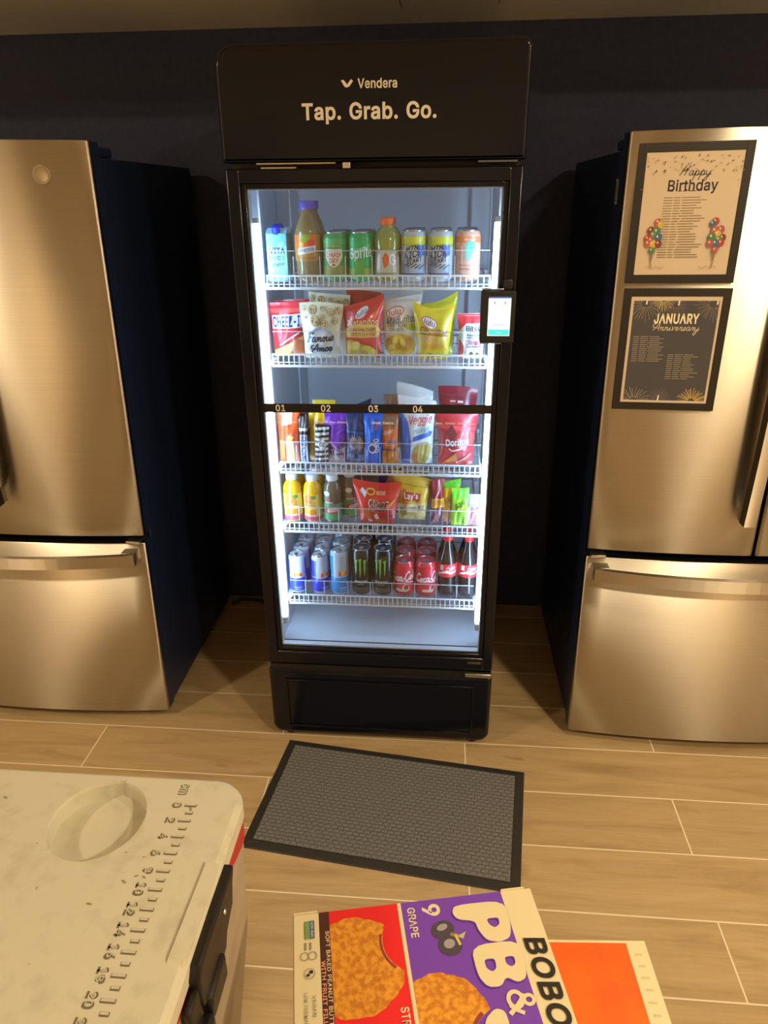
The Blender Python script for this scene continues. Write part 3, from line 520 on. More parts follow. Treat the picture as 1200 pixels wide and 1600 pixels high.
def subdiv(T, L):
    out = []; st = list(T)
    while st:
        t = st.pop(); d = [math.dist(t[i], t[(i+1) % 3]) for i in range(3)]
        k = max(range(3), key=lambda i: (round(d[i], 7), t[i]))
        if d[k] <= L or d[k] < 1e-4: out.append(t); continue
        a, b, c = t[k], t[(k+1) % 3], t[(k+2) % 3]; mid = ((a[0]+b[0])/2, (a[1]+b[1])/2)
        st += [(a, mid, c), (mid, b, c)]
    return out
def clip(T, x0, x1, y0, y1):
    """clip triangles to a rectangle"""
    out = []
    for t in T:
        P = list(t)
        for ax, lim, sg in ((0, x0, 1), (0, x1, -1), (1, y0, 1), (1, y1, -1)):
            Q = []
            for i in range(len(P)):
                a, b = P[i], P[(i+1) % len(P)]
                da, db = (a[ax]-lim)*sg, (b[ax]-lim)*sg
                if da >= 0: Q.append(a)
                if (da >= 0) != (db >= 0):
                    u = da/(da-db); Q.append((a[0]+(b[0]-a[0])*u, a[1]+(b[1]-a[1])*u))
            P = Q
            if not P: break
        for i in range(1, len(P)-1): out.append((P[0], P[i], P[i+1]))
    return out
def prints(mb, items, fmap, L=None, base=0.0005, step=0.00025):
    """items: list of (triangles, material); later items lie on top. fmap(u,v,offset)->xyz"""
    for k, (T, m) in enumerate(items):
        if L: T = subdiv(T, L)
        vs = []; fs = []; idx = {}
        for t in T:
            f = []
            for p in t:
                q = (round(p[0], 6), round(p[1], 6))
                if q not in idx: idx[q] = len(vs); vs.append(fmap(p[0], p[1], base+k*step))
                f.append(idx[q])
            if len(set(f)) == 3: fs.append(tuple(f))
        mb.add(vs, fs, m, bool(L))
def front(y, x0=0, z0=0):
    return lambda u, v, o: (x0+u, y-o, z0+v)

def frame(mb, o, i, y0, y1, m, bev=0.004):
    """rectangular ring, o=(x0,z0,x1,z1) outer, i inner"""
    mb.box((o[0], y0, o[1]), (i[0], y1, o[3]), m, bev)
    mb.box((i[2], y0, o[1]), (o[2], y1, o[3]), m, bev)
    mb.box((i[0]-bev, y0, o[1]), (i[2]+bev, y1, i[1]), m, bev)
    mb.box((i[0]-bev, y0, i[3]), (i[2]+bev, y1, o[3]), m, bev)

# ------------------------------------------------------------------ room
WALL_Y = 0.89
CEIL = 2.147
XL, XR, YF, ZC = -3.2, 3.6, -5.2, 2.6
wallm = mat_noise('navy_wall_paint', '333955', '383e5b', scale=60, rough=0.6, bump=0.05, spec=0.25)
roomm = mat_noise('warm_white_paint', 'd8cdbc', 'ded4c4', scale=40, rough=0.8)
ceilm = mat_noise('soffit_paint', 'f6f0e2', 'faf4e8', scale=25, rough=0.75)
struct(MB().box((XL, YF, -0.1), (XR, WALL_Y+.1, 0), mat_floor()).build('floor'))
struct(MB().box((XL, WALL_Y, 0), (XR, WALL_Y+0.1, ZC), wallm).build('wall_back'))
struct(MB().box((XL-0.1, YF, 0), (XL, WALL_Y+0.1, ZC), roomm).build('wall_left'))
struct(MB().box((XR, YF, 0), (XR+0.1, WALL_Y+0.1, ZC), roomm).build('wall_right'))
struct(MB().box((XL, YF-0.1, 0), (XR, YF, ZC), roomm).build('wall_front'))
c = MB()
c.box((XL, YF, ZC), (XR, -0.15, ZC+0.1), roomm)
# low soffit over the fridges: panels with two short open joints
jm = M('3a3226', 0.8)
c.box((XL, -0.15, CEIL), (XR, WALL_Y, ZC+0.1), ceilm)
struct(c.build('ceiling'))
j = MB()
for xa, xb, ya, yb in ((0.025, 0.029, 0.36, 0.70), (0.318, 0.311, 0.36, 0.665)):
    j.add([(xa-.0012, ya, CEIL-.0006), (xa+.0012, ya, CEIL-.0006), (xb+.0012, yb, CEIL-.0006), (xb-.0012, yb, CEIL-.0006)], [(0, 1, 2, 3)], jm)
struct(j.build('trim_1'))
# dark door panels added unseen on the far wall, for soft bands in steel
dk = M('3b2f24', 0.5)
for i, x in enumerate((-2.35, 0.75), 1):
    d = MB(); d.box((x, YF, 0), (x+0.95, YF+0.04, 2.1), dk, 0.004); struct(d.build('door_%d' % i))
# two glowing panels with trim, added unseen for the bright bands in the steel
for i, (x, wd) in enumerate(((2.58, 0.46), (-3.12, 0.50)), 1):
    d = MB(); d.box((x, YF+.005, .25), (x+wd, YF+.03, 2.35), M('ffd79a', .5, emit=5.0)); struct(d.build('glow_panel_%d' % i))
    f_ = MB(); frame(f_, (x-.05, .20, x+wd+.05, 2.40), (x, .25, x+wd, 2.35), YF, YF+.05, dk, .002); struct(f_.build('trim_%d' % (i+1)))

# ------------------------------------------------------------------ the glass door vending fridge
vend = empty('vending_fridge', (0, 0, 0), label='tall black glass door vending fridge lit inside, between the two steel refrigerators', cat='vending fridge')
W2 = 0.35
INX = 0.318; IY0, IY1 = 0.055, 0.70; IZ0, IZ1 = 0.352, 1.675
inner = M('dfe5ee', 0.4)
cb = MB()
CY1 = 0.79; CZ0, CZ1 = 0.05, 1.712
cb.box((-0.345, 0.056, IZ0-0.02), (-INX, CY1, CZ1), BLACKM)
cb.box((INX, 0.056, IZ0-0.02), (0.345, CY1, CZ1), BLACKM)
cb.box((-INX, 0.056, IZ1), (INX, CY1, CZ1), BLACKM)
cb.box((-0.345, 0.056, CZ0), (0.345, CY1, IZ0-0.02), BLACKM)
cb.box((-INX, IY1, IZ0-0.02), (INX, CY1, IZ1), BLACKM)
cb.build('cabinet', vend)
lin_ = MB()
lin_.box((-INX, 0.058, IZ0-.02), (-INX+0.004, IY1, IZ1), inner)
lin_.box((INX-0.004, 0.058, IZ0-.02), (INX, IY1, IZ1), inner)
lin_.box((-INX+.004, IY1-0.004, IZ0-.02), (INX-.004, IY1, IZ1), inner)
lin_.box((-INX+.004, 0.058, IZ1-0.004), (INX-.004, IY1-.004, IZ1), inner)
lin_.box((-INX+.004, 0.058, IZ0-.02), (INX-.004, IY1-.004, IZ0-0.014), inner)
# raised air duct column on the back panel and shelf uprights
lin_.box((0.252, 0.60, IZ0), (INX-.004, IY1-.004, IZ1-.004), inner, 0.004)
for sx in (-1, 1):
    for yy in (0.16, 0.56):
        lin_.box((sx*(INX-0.004), yy-.012, IZ0), (sx*(INX-0.009), yy+.012, IZ1-.01), inner)
tag(lin_.build('interior_liner', vend), 'pale grey interior liner')
# header sign panel
def rrect(x0, z0, x1, z1, r, n=8):
    """r = (bl, br, tr, tl)"""
    pts = []
    for (cx, cz, a0, rr) in ((x0, z0, 180, r[0]), (x1, z0, 270, r[1]), (x1, z1, 0, r[2]), (x0, z1, 90, r[3])):
        sx = 1 if cx == x0 else -1; sz = 1 if cz == z0 else -1
        if rr <= 0: pts.append((cx, cz)); continue
        for k in range(n+1):
            a = R(a0+90*k/n); pts.append((cx+sx*rr+rr*math.cos(a), cz+sz*rr+rr*math.sin(a)))
    return pts
def prism_bev(mb, pts, y0, y1, m, bev=0.006):
    """extrude an x-z outline from y0 (front) to y1 with a bevelled front edge"""
    bm = bmesh.new()
    a = [bm.verts.new((p[0], y0, p[1])) for p in pts]; b_ = [bm.verts.new((p[0], y1, p[1])) for p in pts]
    f = bm.faces.new(a); n = len(pts)
    bm.faces.new(b_[::-1])
    for i in range(n): bm.faces.new((a[i], b_[i], b_[(i+1) % n], a[(i+1) % n]))
    bm.normal_update()
    bmesh.ops.recalc_face_normals(bm, faces=bm.faces)
    ed = [e for e in bm.edges if all(v in a for v in e.verts)]
    bmesh.ops.bevel(bm, geom=ed, offset=bev, segments=3, profile=0.5, affect='EDGES')
    mb.addbm(bm, m, True)
hd = MB()
prism_bev(hd, rrect(-0.352, 1.7125, 0.352, 1.949, (0.004, 0.004, 0.018, 0.045)), -0.006, 0.60, BLACK, 0.008)
white = M('e6e2d8', 0.5)
cream = M('d8d2c4', 0.5)
L_ = [(text('Tap. Grab. Go.', -0.0045, 1.8105, 0.305, 0.043, bold=0.064), cream),
      (text('Vendera', 0.0155, 1.868, 0.088, 0.0195, bold=0.06), cream),
      (poly((-.066, 1.8745), (-.060, 1.8755), (-.052, 1.8665), (-.0435, 1.8765), (-.0385, 1.873), (-.047, 1.8625), (-.053, 1.8605), (-.058, 1.862)), cream)]
prints(hd, L_, front(-0.006), base=0.0006)
tag(sharp(hd.build('header_sign', vend)), 'glossy black header panel with cream lettering')
# hinge bars above the door
HM = M('b9b0a0', 0.35, metal=1.0)
tag(MB().box((-0.272, -0.002, 1.7085), (-0.085, 0.03, 1.7115), HM).build('closer_bar', vend), 'metal door closer bar under the header')
MB().box((-0.262, -0.003, 1.6995), (-0.178, 0.02, 1.7025), HM).build('closer_bar', vend)
MB().box((-0.068, -0.004, 1.6985), (-0.050, 0.03, 1.7115), CHROME, 0.001).build('clip', vend)
tag(MB().box((0.245, -0.003, 1.7075), (0.335, 0.03, 1.7115), M('77777a', 0.3, metal=1.0)).build('hinge', vend), 'top hinge plate')
# base grille
bs = MB()
prism_bev(bs, rrect(-0.352, 0.02, 0.352, 0.272, (0.035, 0.035, 0.012, 0.012)), -0.004, 0.06, BLACK, 0.012)
# stepped panel: a raised frame around a recessed field
fx0, fx1, fz0, fz1 = -0.298, 0.298, 0.052, 0.238
bs.add([(fx0, -.0045, fz0), (fx1, -.0045, fz0), (fx1, -.0045, fz1), (fx0, -.0045, fz1)], [(0, 1, 2, 3)], BLACK)
for a, b_ in (((fx0, fz0), (fx1, fz0+.006)), ((fx0, fz1-.004), (fx1, fz1)), ((fx0, fz0), (fx0+.006, fz1)), ((fx1-.006, fz0), (fx1, fz1))):
    bs.box((a[0], -0.0095, a[1]), (b_[0], -0.004, b_[1]), BLACK, 0.002)
bs.box((-0.345, 0.002, 0.270), (0.345, 0.06, 0.290), BLACKM)
for sx in (-0.30, 0.30):
    for yy in (0.035, 0.72): MB().lathe([(0.018, 0), (0.018, 0.05)], BLACKM, (sx, yy, 0), 12).build('foot', vend)
sharp(bs.build('base_panel', vend))
hg = MB(); hg.box((0.268, -0.012, 0.276), (0.348, 0.03, 0.290), M('b8b8b4', 0.35, metal=1.0), 0.002); tag(hg.build('hinge', vend), 'silver bottom door hinge')
# door
door = MB()
DX0, DX1, DZ0, DZ1 = -W2, W2, 0.294, 1.700
GX0, GX1, GZ0, GZ1 = -0.3045, 0.3075, 0.352, 1.6565
frame(door, (DX0, DZ0, DX1, DZ1), (GX0-.012, GZ0-.012, GX1+.012, GZ1+.012), 0.0, 0.05, BLACK)
frame(door, (GX0-.0125, GZ0-.0125, GX1+.0125, GZ1+.0125), (GX0, GZ0, GX1, GZ1), 0.006, 0.05, BLACK, 0.002)
door = door.build('door', vend)
sp = MB(); frame(sp, (GX0-.001, GZ0-.001, GX1+.001, GZ1+.001), (GX0+.0025, GZ0+.0045, GX1-.0025, GZ1-.0025), 0.016, 0.036, M('c9ccd2', 0.4), 0.0)
tag(sp.build('spacer', door), 'pale spacer strip around the glass')
gm = MB(); gm.box((GX0-.001, 0.011, GZ0-.001), (GX1+.001, 0.015, GZ1+.001), GLASS); gm.build('glass', door)
# printed black strip with numbers and the small white instructions
bd = MB()
bd.add([(GX0, 0.0104, 1.106), (GX1, 0.0104, 1.110), (GX1, 0.0104, 1.1345), (GX0, 0.0104, 1.1305)], [(0, 1, 2, 3)], M('16151a', 0.3))
ww = M('e9e9ea', 0.5, emit=0.0)
it = []
for s_, x in (('01', -0.258), ('02', -0.1345), ('03', -0.006), ('04', 0.1125)):
    it.append((text(s_, x, 1.1185+.0055*(x+.3), 0.0255, 0.0185, bold=0.015), ww))
for s_, x, wd in (('Swipe or Tap.', -0.250, 0.072), ('Open the Door.', -0.118, 0.082), ('Grab Items.', 0.020, 0.062), ('Close the Door. Order Complete.', 0.186, 0.165)):
    it.append((text(s_, x, 1.080+.0055*(x+.3), wd, 0.0075, bold=0.03), ww))
prints(bd, it, front(0.0102), base=0.0003)
bd.build('number_strip', door)
lm = MB()
lm.lathe([(0.0001, 0), (0.008, 0.0), (0.008, 0.002), (0.0001, .002)], M('8b8f96', .3), (0, 0, 0), 12)
bl = MB(); bl.add([(.272, -.0006, .318), (.318, -.0006, .318), (.318, -.0006, .330), (.272, -.0006, .330)], [(0, 1, 2, 3)], M('1a1a1c', .3))
prints(bl, [(text('ANCE', .295, .324, .036, .007, bold=.02), M('6b6b6e', .4))], front(-.0006))
tag(bl.build('badge', door), 'tiny grey nameplate at the lower corner')
# payment reader
rd = MB()
prism_bev(rd, rrect(0.2645, 1.3045, 0.348, 1.4285, (.006, .006, .006, .006)), -0.040, -0.012, BLACKM, 0.003)
rd.box((0.275, -0.014, 1.315), (0.340, 0.0, 1.418), BLACKM)
rd.box((0.2665, -0.030, 1.4285), (0.318, -0.014, 1.4325), M('9aa0a0', .25, metal=1.0), .001)
rd.box((0.2665, -0.030, 1.3005), (0.318, -0.014, 1.3045), M('9aa0a0', .25, metal=1.0), .001)
rd.box((0.318, -0.012, 1.428), (0.340, 0.0, 1.452), BLACKM, .003)
rd = sharp(rd.build('payment_reader', vend))
sc = MB()
SX0, SX1, SZ0, SZ1 = 0.2825, 0.3365, 1.322, 1.4145
scr = M('cfe9f5', 0.3, emit=0.85)
sc.add([(SX0, -.0404, SZ0), (SX1, -.0404, SZ0), (SX1, -.0404, SZ1), (SX0, -.0404, SZ1)], [(0, 1, 2, 3)], scr)
gy = M('7f98a6', .4, emit=0.5)
it = [(rect(SX0, SZ1-.0035, SX1, SZ1), M('4a5fb0', .3, emit=.8)), (rect(SX0+.002, SZ0+.002, SX1-.002, SZ0+.0155), M('3fd0cf', .3, emit=.9)),
      (rect(SX0+.013, SZ0+.0265, SX1-.012, SZ0+.0275), gy), (rect(SX0+.010, SZ1-.0185, SX0+.020, SZ1-.0175), gy), (rect(SX1-.019, SZ1-.0185, SX1-.009, SZ1-.0175), gy),
      (rect(SX0+.020, SZ0+.0080, SX1-.020, SZ0+.0092), M('d9f7f5', .3, emit=.9)), (ell(SX0+.015, SZ1-.0135, .0022, .0022), gy), (ell(SX1-.014, SZ1-.0135, .0022, .0022), gy)]
prints(sc, it, front(-.0404), base=.0002, step=.0001)
tag(sc.build('screen', rd), 'glowing pale blue touch screen with a teal button')
# LED strips
for sx, nm in ((-0.3045, 'left'), (0.3045, 'right')):
    l = MB(); l.box((sx-.0105, 0.062, 0.425), (sx+.0105, 0.074, 1.578), LEDM, 0.003)
    l = tag(l.build('light_strip', vend), 'glowing white light strip')
    for za, zb in ((0.400, 0.4245), (1.5785, 1.592)): MB().box((sx-.0095, 0.061, za), (sx+.0095, 0.076, zb), M('d5dade', .4), .002).build('end_cap', l)
# shelves
RAILY = 0.100
SH = [(1.452, 1.415), (1.247, 1.210), (0.933, 0.897), (0.740, 0.705), (0.489, 0.453)]
SURF = []
for k, (zt, zb) in enumerate(SH):
    zs = zb+0.016; SURF.append(zs)
    s_ = MB()
    for i in range(18):
        x = -0.288+i*0.576/17; s_.tube([(x, RAILY+.004, zs-.0014), (x, 0.655, zs-.0014)], 0.0012, SWIRE, 5)
    for yy in (0.25, 0.40, 0.55, 0.655): s_.tube([(-0.293, yy, zs-.005), (0.293, yy, zs-.005)], 0.0024, SWIRE, 6)
    for sx in (-0.293, 0.293): s_.tube([(sx, RAILY, zs-.005), (sx, 0.655, zs-.005)], 0.003, WIRE, 6)
    for sx in (-1, 1): s_.box((sx*.294, .13, zs-.02), (sx*.308, .19, zs-.004), WIRE, .002); s_.box((sx*.294, .53, zs-.02), (sx*.308, .59, zs-.004), WIRE, .002)
    s_ = tag(s_.build('shelf', vend), 'white wire shelf')
    r_ = MB()
    r_.box((-0.292, RAILY-.002, zt-.0045), (0.292, RAILY+.002, zt), WIRE, .001)
    r_.box((-0.292, RAILY-.003, zb), (0.292, RAILY+.003, zb+.0065), WIRE, .001)
    r_.box((-0.292, RAILY-.0015, zb+.0125), (0.292, RAILY+.0015, zb+.0145), WIRE)
    n = 39
    for i in range(n+1):
        x = -0.2905+i*0.581/n; r_.box((x-.0016, RAILY-.0022, zb), (x+.0016, RAILY+.0018, zt), WIRE)
    r_.build('front_rail', s_)
    g_ = MB()
    zg = zt+(0.058 if k < 3 else 0.045)
    g_.box((-0.288, RAILY+.0045, zb+.02), (0.288, RAILY+.0062, zg), ACRYL)
    g_.box((-0.288, RAILY+.0043, zg), (0.288, RAILY+.0064, zg+.0016), M('c3cbd2', .3))
    tag(g_.build('clear_guard', s_), 'clear plastic front guard')
DIV = {0: [-.220, -.150, -.083, -.013, .054, .128, .200], 1: [-.232, -.105, -.004, .108, .207], 2: [-.242, -.158, -.102, -.042, .001, .056, .152], 3: [-.246, -.184, -.126, -.074, .024, .150, .200],
       4: [-.240, -.180, -.105, -.034, .034, .105, .172, .236]}
for k, xs in DIV.items():
    pass

# ------------------------------------------------------------------ products
def G(h): return M(h, 0.32)
SILV = M('c9cdd2', 0.25, metal=1.0)
def cyl_map(prof, c=(0, 0, 0)):
    """v = height, u = arc length on the front of a lathe profile"""
    def f(u, v, o):
        r = prof[-1][0]
        for (r0, z0), (r1, z1) in zip(prof, prof[1:]):
            if z0 <= v <= z1: r = r0+(r1-r0)*(v-z0)/max(z1-z0, 1e-9); break
        a = u/max(rm, 1e-6); return (c[0]+(r+o)*math.sin(a), c[1]-(r+o)*math.cos(a), c[2]+v)
    rm = max(p[0] for p in prof)
    return f
def make_can(name, r, h, colour, items, metal=0.0, rough=0.28):
    """drinks can: body (with its printing), lid > pull_tab"""
    root = empty(name)
    neck = 0.0035 if h < 0.14 else 0.003
    prof = [(r*.70, 0.0), (r*.80, 0.002), (r*.97, 0.008), (r, 0.013), (r, h-.016), (r*.97, h-.011), (r*.84, h-.0035)]
    b = MB(); b.lathe(prof, M(colour, rough, metal=metal, coat=.4), seg=40)
    prints(b, items, cyl_map(prof), L=0.0034, base=0.0004, step=0.00014)
    b.build('can_body', root)
    l = MB(); l.lathe([(r*.845, h-.0036), (r*.87, h-.0015), (r*.86, h), (r*.82, h), (r*.80, h-.004), (r*.60, h-.0045), (0.0005, h-.0045)], SILV, seg=32)
    l = tag(l.build('lid', root), 'silver can lid')
    t = MB(); t.prism([(math.cos(a)*r*.22, -r*.15+math.sin(a)*r*.42) for a in [2*PI*i/14 for i in range(14)]], h-.0042, h-.003, SILV); t.build('pull_tab', l)
    return root
def place(root, x, y, z, label, cat, group=None, rot=0):
    root.location = (x, y, z); root.rotation_euler = (0, 0, rot); tag(root, label, cat, group); return root
def row_behind(root, dy, labels, cat, group, dx=0.0):
    x, y, z = root.location
    for i, lb in enumerate(labels, 1):
        c_ = copy_tree(root); c_.location = (x+dx*i, y+dy*i, z); tag(c_, lb, cat, group)
W_ = G('eceef0'); K_ = G('141416')
def bands(r, z0, z1, m): return (rect(-PI*r, z0, PI*r, z1), m)

# ---- top shelf drinks
z1 = SURF[0]
# coconut water carton
t = empty('drink_carton')
b = MB(); b.box((-.0275, -.019, 0), (.0275, .019, .122), G('8fc6de'), .003)
b.add([(-.0275, -.019, .120), (.0275, -.019, .120), (.0275, .019, .120), (-.0275, .019, .120), (-.0275, .008, .134), (.0275, .008, .134)], [(0, 1, 5, 4), (2, 3, 4, 5), (0, 4, 3), (1, 2, 5)], G('aee2f2'))
it = [(rect(-.0265, .004, .0265, .118), G('97cbe2')), (poly((-.0265, .118), (.0265, .118), (.0265, .092), (0, .084), (-.0265, .092)), G('5fa8d6')),
      (ell(.010, .092, .012, .006, .5), G('8fd08a')), (text('VITA', .001, .079, .042, .015, bold=.07), G('141f6e')), (text('C', -.016, .061, .009, .011, bold=.03), G('141f6e')), (ell(-.006, .061, .0048, .0055), G('6cc07c')), (text('C', .006, .061, .009, .011, bold=.03), G('141f6e')), (ell(.0165, .061, .0048, .0055), G('6cc07c')),
      (text('Original', .002, .044, .034, .011, rot=.15, shear=.3), G('3a6fae')), (poly((-.0265, .004), (.0265, .004), (.0265, .030), (-.0265, .022)), G('92c9ea'))]
prints(b, it, front(-.019)); b.build('carton', t)
cpb = MB(); cpb.lathe([(.0095, 0), (.0105, .002), (.0105, .019), (.0095, .021), (.0005, .021)], G('2536c8'), (0, 0, 0), 20)
cpo = cpb.build('cap', t, loc=(0, -.010, .121), rot=(.5, 0, 0)); tag(cpo, 'deep blue screw cap')
place(t, -.268, .153, z1, 'pale blue coconut water carton with a dark blue cap, first on the top shelf', 'drink carton')
row_behind(t, .05, ['second coconut water carton, hidden behind the front blue one'], 'drink carton', 'coconut water cartons')
t['group'] = 'coconut water cartons'

def make_bottle(name, prof, colour, cap_prof, cap_col, label=None, rough=0.15, trans=0.0, capz=0):
    """prof (r,z) body; label=(z0,z1,colour,items)"""
    root = empty(name)
    b = MB(); b.lathe(prof, M(colour, rough, coat=.5, trans=trans), seg=32); bo = b.build('bottle_body', root)
    c_ = MB(); c_.lathe([(r_, z_+capz) for r_, z_ in cap_prof], G(cap_col), seg=24); c_.build('cap', root)
    if label:
        z0, z1_, col, items = label
        rr = max(p[0] for p in prof)
        lp = [(r_, z_) for r_, z_ in prof if z0 < z_ < z1_]
        def rad(zz):
            for (ra, za), (rb, zb) in zip(prof, prof[1:]):
                if za <= zz <= zb: return ra+(rb-ra)*(zz-za)/max(zb-za, 1e-9)
            return rr
        lp = [(rad(z0), z0)]+lp+[(rad(z1_), z1_)]
        l = MB()
        vs = []; fs = []; sg = 40
        for r_, z_ in lp:
            for k in range(sg): a = 2*PI*k/sg; vs.append(((r_+.0005)*math.sin(a), -(r_+.0005)*math.cos(a), z_))
        for i in range(len(lp)-1):
            for k in range(sg): fs.append((i*sg+k, i*sg+(k+1) % sg, (i+1)*sg+(k+1) % sg, (i+1)*sg+k))
        l.add(vs, fs, G(col), True)
        prints(l, items, cyl_map(prof), L=.0034, base=.0010, step=.00014)
        l.build('label_wrap', root)
    return root
# iced tea bottle with purple cap
r = .034
prof = [(r*.8, 0), (r*.98, .006), (r, .012), (r*.97, .03), (r, .05), (r, .118), (r*.97, .128), (r*.80, .145), (r*.50, .166), (r*.46, .172), (r*.46, .180)]
it = [(rect(-PI*r, .055, PI*r, .117), G('c08a3a')), (poly((-.030, .114), (.03, .114), (.03, .092), (-.03, .086)), G('e0642c')), (ell(-.002, .108, .014, .009), G('86a832')), (ell(-.012, .094, .007, .007), G('e8b52e')), (ell(.013, .098, .010, .008), G('d9402a')),
      (poly((-.023, .068), (.024, .075), (.026, .092), (-.022, .085)), G('f0ece4')), (text('Snapple', .0015, .0805, .040, .013, rot=.14, bold=.02), G('3b3c8f')), (rect(-.026, .056, .026, .064), G('a87732'))]
t = make_bottle('tea_bottle', prof, 'a8935f', [(.0185, 0), (.0195, .002), (.0195, .019), (.018, .021), (.0005, .021)], '6a58b8', (.053, .118, 'b98a48', it), trans=.35, capz=.178)
place(t, -.189, .163, z1, 'clear iced tea bottle with a purple cap and fruit label on the top shelf', 'bottle', 'iced tea bottles')
row_behind(t, .078, ['second purple capped tea bottle, behind the front one on the top shelf'], 'bottle', 'iced tea bottles')
# ginger ale can
r, h = .0325, .124
it = [(rect(-PI*r, .014, PI*r, .108), G('3f9a55')), (rect(-PI*r, .094, PI*r, .1075), G('4fae62')), (rect(-PI*r, .014, PI*r, .04), G('8f8f45')),
      (poly((-.022, .082), (.022, .082), (.024, .062), (.012, .042), (0, .036), (-.012, .042), (-.024, .062)), G('e9dcc0')), (text('GINGER ALE', 0, .090, .036, .006, bold=.03), G('d9b86a')),
      (text('CANADA', 0, .068, .040, .012, bold=.035), G('b23a30')), (text('DRY', 0, .054, .026, .012, bold=.035), G('b23a30')), (ell(0, .043, .004, .003), G('b23a30'))]
t = make_can('soda_can', r, h, '3f9a55', it)
place(t, -.117, .165, z1, 'green ginger ale can with a cream shield on the top shelf', 'can', 'ginger ale cans')
row_behind(t, .070, ['ginger ale can right behind the front green shield can', 'third ginger ale can, at the back of the top shelf'], 'can', 'ginger ale cans')
# lemon lime can
it = [(rect(-PI*r, .014, PI*r, .108), G('25a858')), (poly((-.034, .060), (.034, .086), (.034, .096), (-.034, .072)), G('67d08a')), (text('Sprite', .004, .070, .066, .034, rot=.10, bold=.03, shear=.15), W_), (rect(-PI*r, .014, PI*r, .034), G('8fae3a')), (rect(-.012, .016, .012, .05), G('55a83e'))]
t = make_can('soda_can', r, h, '25a858', it)
place(t, -.049, .165, z1, 'bright green lemon lime soda can with large white slanted lettering', 'can', 'lemon lime cans')
row_behind(t, .070, ['lemon lime can right behind the bright green front can', 'third lemon lime can, at the back of the top shelf'], 'can', 'lemon lime cans')
# sports drink, orange cap
r = .0345
prof = [(r*.8, 0), (r*.97, .005), (r, .012), (r*.95, .05), (r*.90, .066), (r*.95, .08), (r, .092), (r*.99, .104), (r*.9, .116), (r*.68, .128), (r*.5, .134), (r*.48, .140)]
it = [(rect(-.033, .014, .033, .076), G('c6c3ae')), (poly((-.012, .060), (-.002, .074), (.010, .060), (.004, .04), (-.006, .034)), G('d8622a')), (text('G', .018, .056, .02, .028, bold=.03), W_), (rect(-.03, .016, .03, .024), G('8f9a6a')), (rect(-.028, .032, -.016, .070), G('e4e4dc'))]
t = make_bottle('sports_drink_bottle', prof, 'a8a850', [(.0165, 0), (.0185, .003), (.0185, .017), (.0165, .019), (.0005, .019)], 'e8692c', (.012, .078, 'b9b494', it), trans=.25, capz=.138)
place(t, .0215, .165, z1, 'pale yellow sports drink bottle with an orange cap on the top shelf', 'bottle', 'sports drinks')
row_behind(t, .075, ['second sports drink bottle, behind the orange capped front one'], 'bottle', 'sports drinks')
# energy soda cans
r, h = .0325, .1275
def kick(seed):
    rr = random.Random(seed)
    it = [(rect(-PI*r, .014, PI*r, .110), G('b8c4cf')), (rect(-PI*r, .094, PI*r, .1115), G('c8cc3a')), (poly((-.10, .094), (.10, .094), (.1, .088), (.02, .084), (-.03, .090), (-.1, .086)), G('aab83a')),
          (poly((.010, .090), (.032, .092), (.034, .066), (.012, .062)), G('2f62c8')), (poly((-.034, .05), (-.008, .06), (-.010, .014), (-.034, .014)), G('8fa2b4')), (rect(.008, .014, .034, .040), G('9fb6d8'))]
    it += [(text('MTN', -.003, .084, .036, .012, rot=.2, shear=.35, bold=.07), K_), (text('KICK', 0, .069, .050, .018, rot=.25, shear=.35, bold=.08), K_), (text('START', .003, .053, .046, .012, rot=.25, shear=.35, bold=.07), K_)]
    for i in range(5): x = -.026+i*.010; it.append((stroke([(x, .040-.002*i), (x+.016, .047-.001*i)], .0024), G('2a3440')))
    it.append((rect(-.03, .017, .03, .022), G('3c5a9a')))
    return it
t = make_can('energy_drink_can', r, h, 'b8c4cf', kick(1))
place(t, .0915, .165, z1, 'yellow topped silver soda can with black slanted lettering, beside the orange capped bottle', 'can', 'yellow topped cans')
row_behind(t, .070, ['yellow topped can just behind the one beside the orange capped bottle', 'rearmost yellow topped can in the column beside the orange capped bottle'], 'can', 'yellow topped cans')
t2 = copy_tree(t); t2.location = (.163, .165, z1); t2.rotation_euler = (0, 0, -.22)
tag(t2, 'yellow topped silver soda can with black lettering, beside the peach coloured can', 'can', 'yellow topped cans')
row_behind(t2, .070, ['yellow topped can just behind the one beside the peach can', 'rearmost yellow topped can in the column beside the peach can'], 'can', 'yellow topped cans')
it = [(rect(-PI*r, .014, PI*r, .110), G('e0a88c')), (rect(-PI*r, .096, PI*r, .1115), G('e07a4a')), (poly((-.006, .100), (.018, .100), (.016, .074), (.002, .066), (-.004, .08)), G('58c0a4')), (text('PEACH', .004, .104, .028, .006, bold=.03), G('f6dcc0')),
      (poly((-.010, .086), (.004, .092), (.008, .058), (-.004, .052)), G('79cbb4')), (rect(-.03, .02, .03, .052), G('e6b49c')), (rect(-.018, .024, -.014, .088), G('f2d0bc')), (rect(-.024, .030, .022, .034), G('d08a70')), (rect(-.024, .040, .022, .043), G('d08a70'))]
t = make_can('sparkling_water_can', r, h, 'e0a88c', it)
place(t, .234, .165, z1, 'peach and orange can with a teal mark, last on the top shelf', 'can', 'peach cans')
row_behind(t, .070, ['peach can right behind the front peach can', 'third peach can, at the back right of the top shelf'], 'can', 'peach cans')

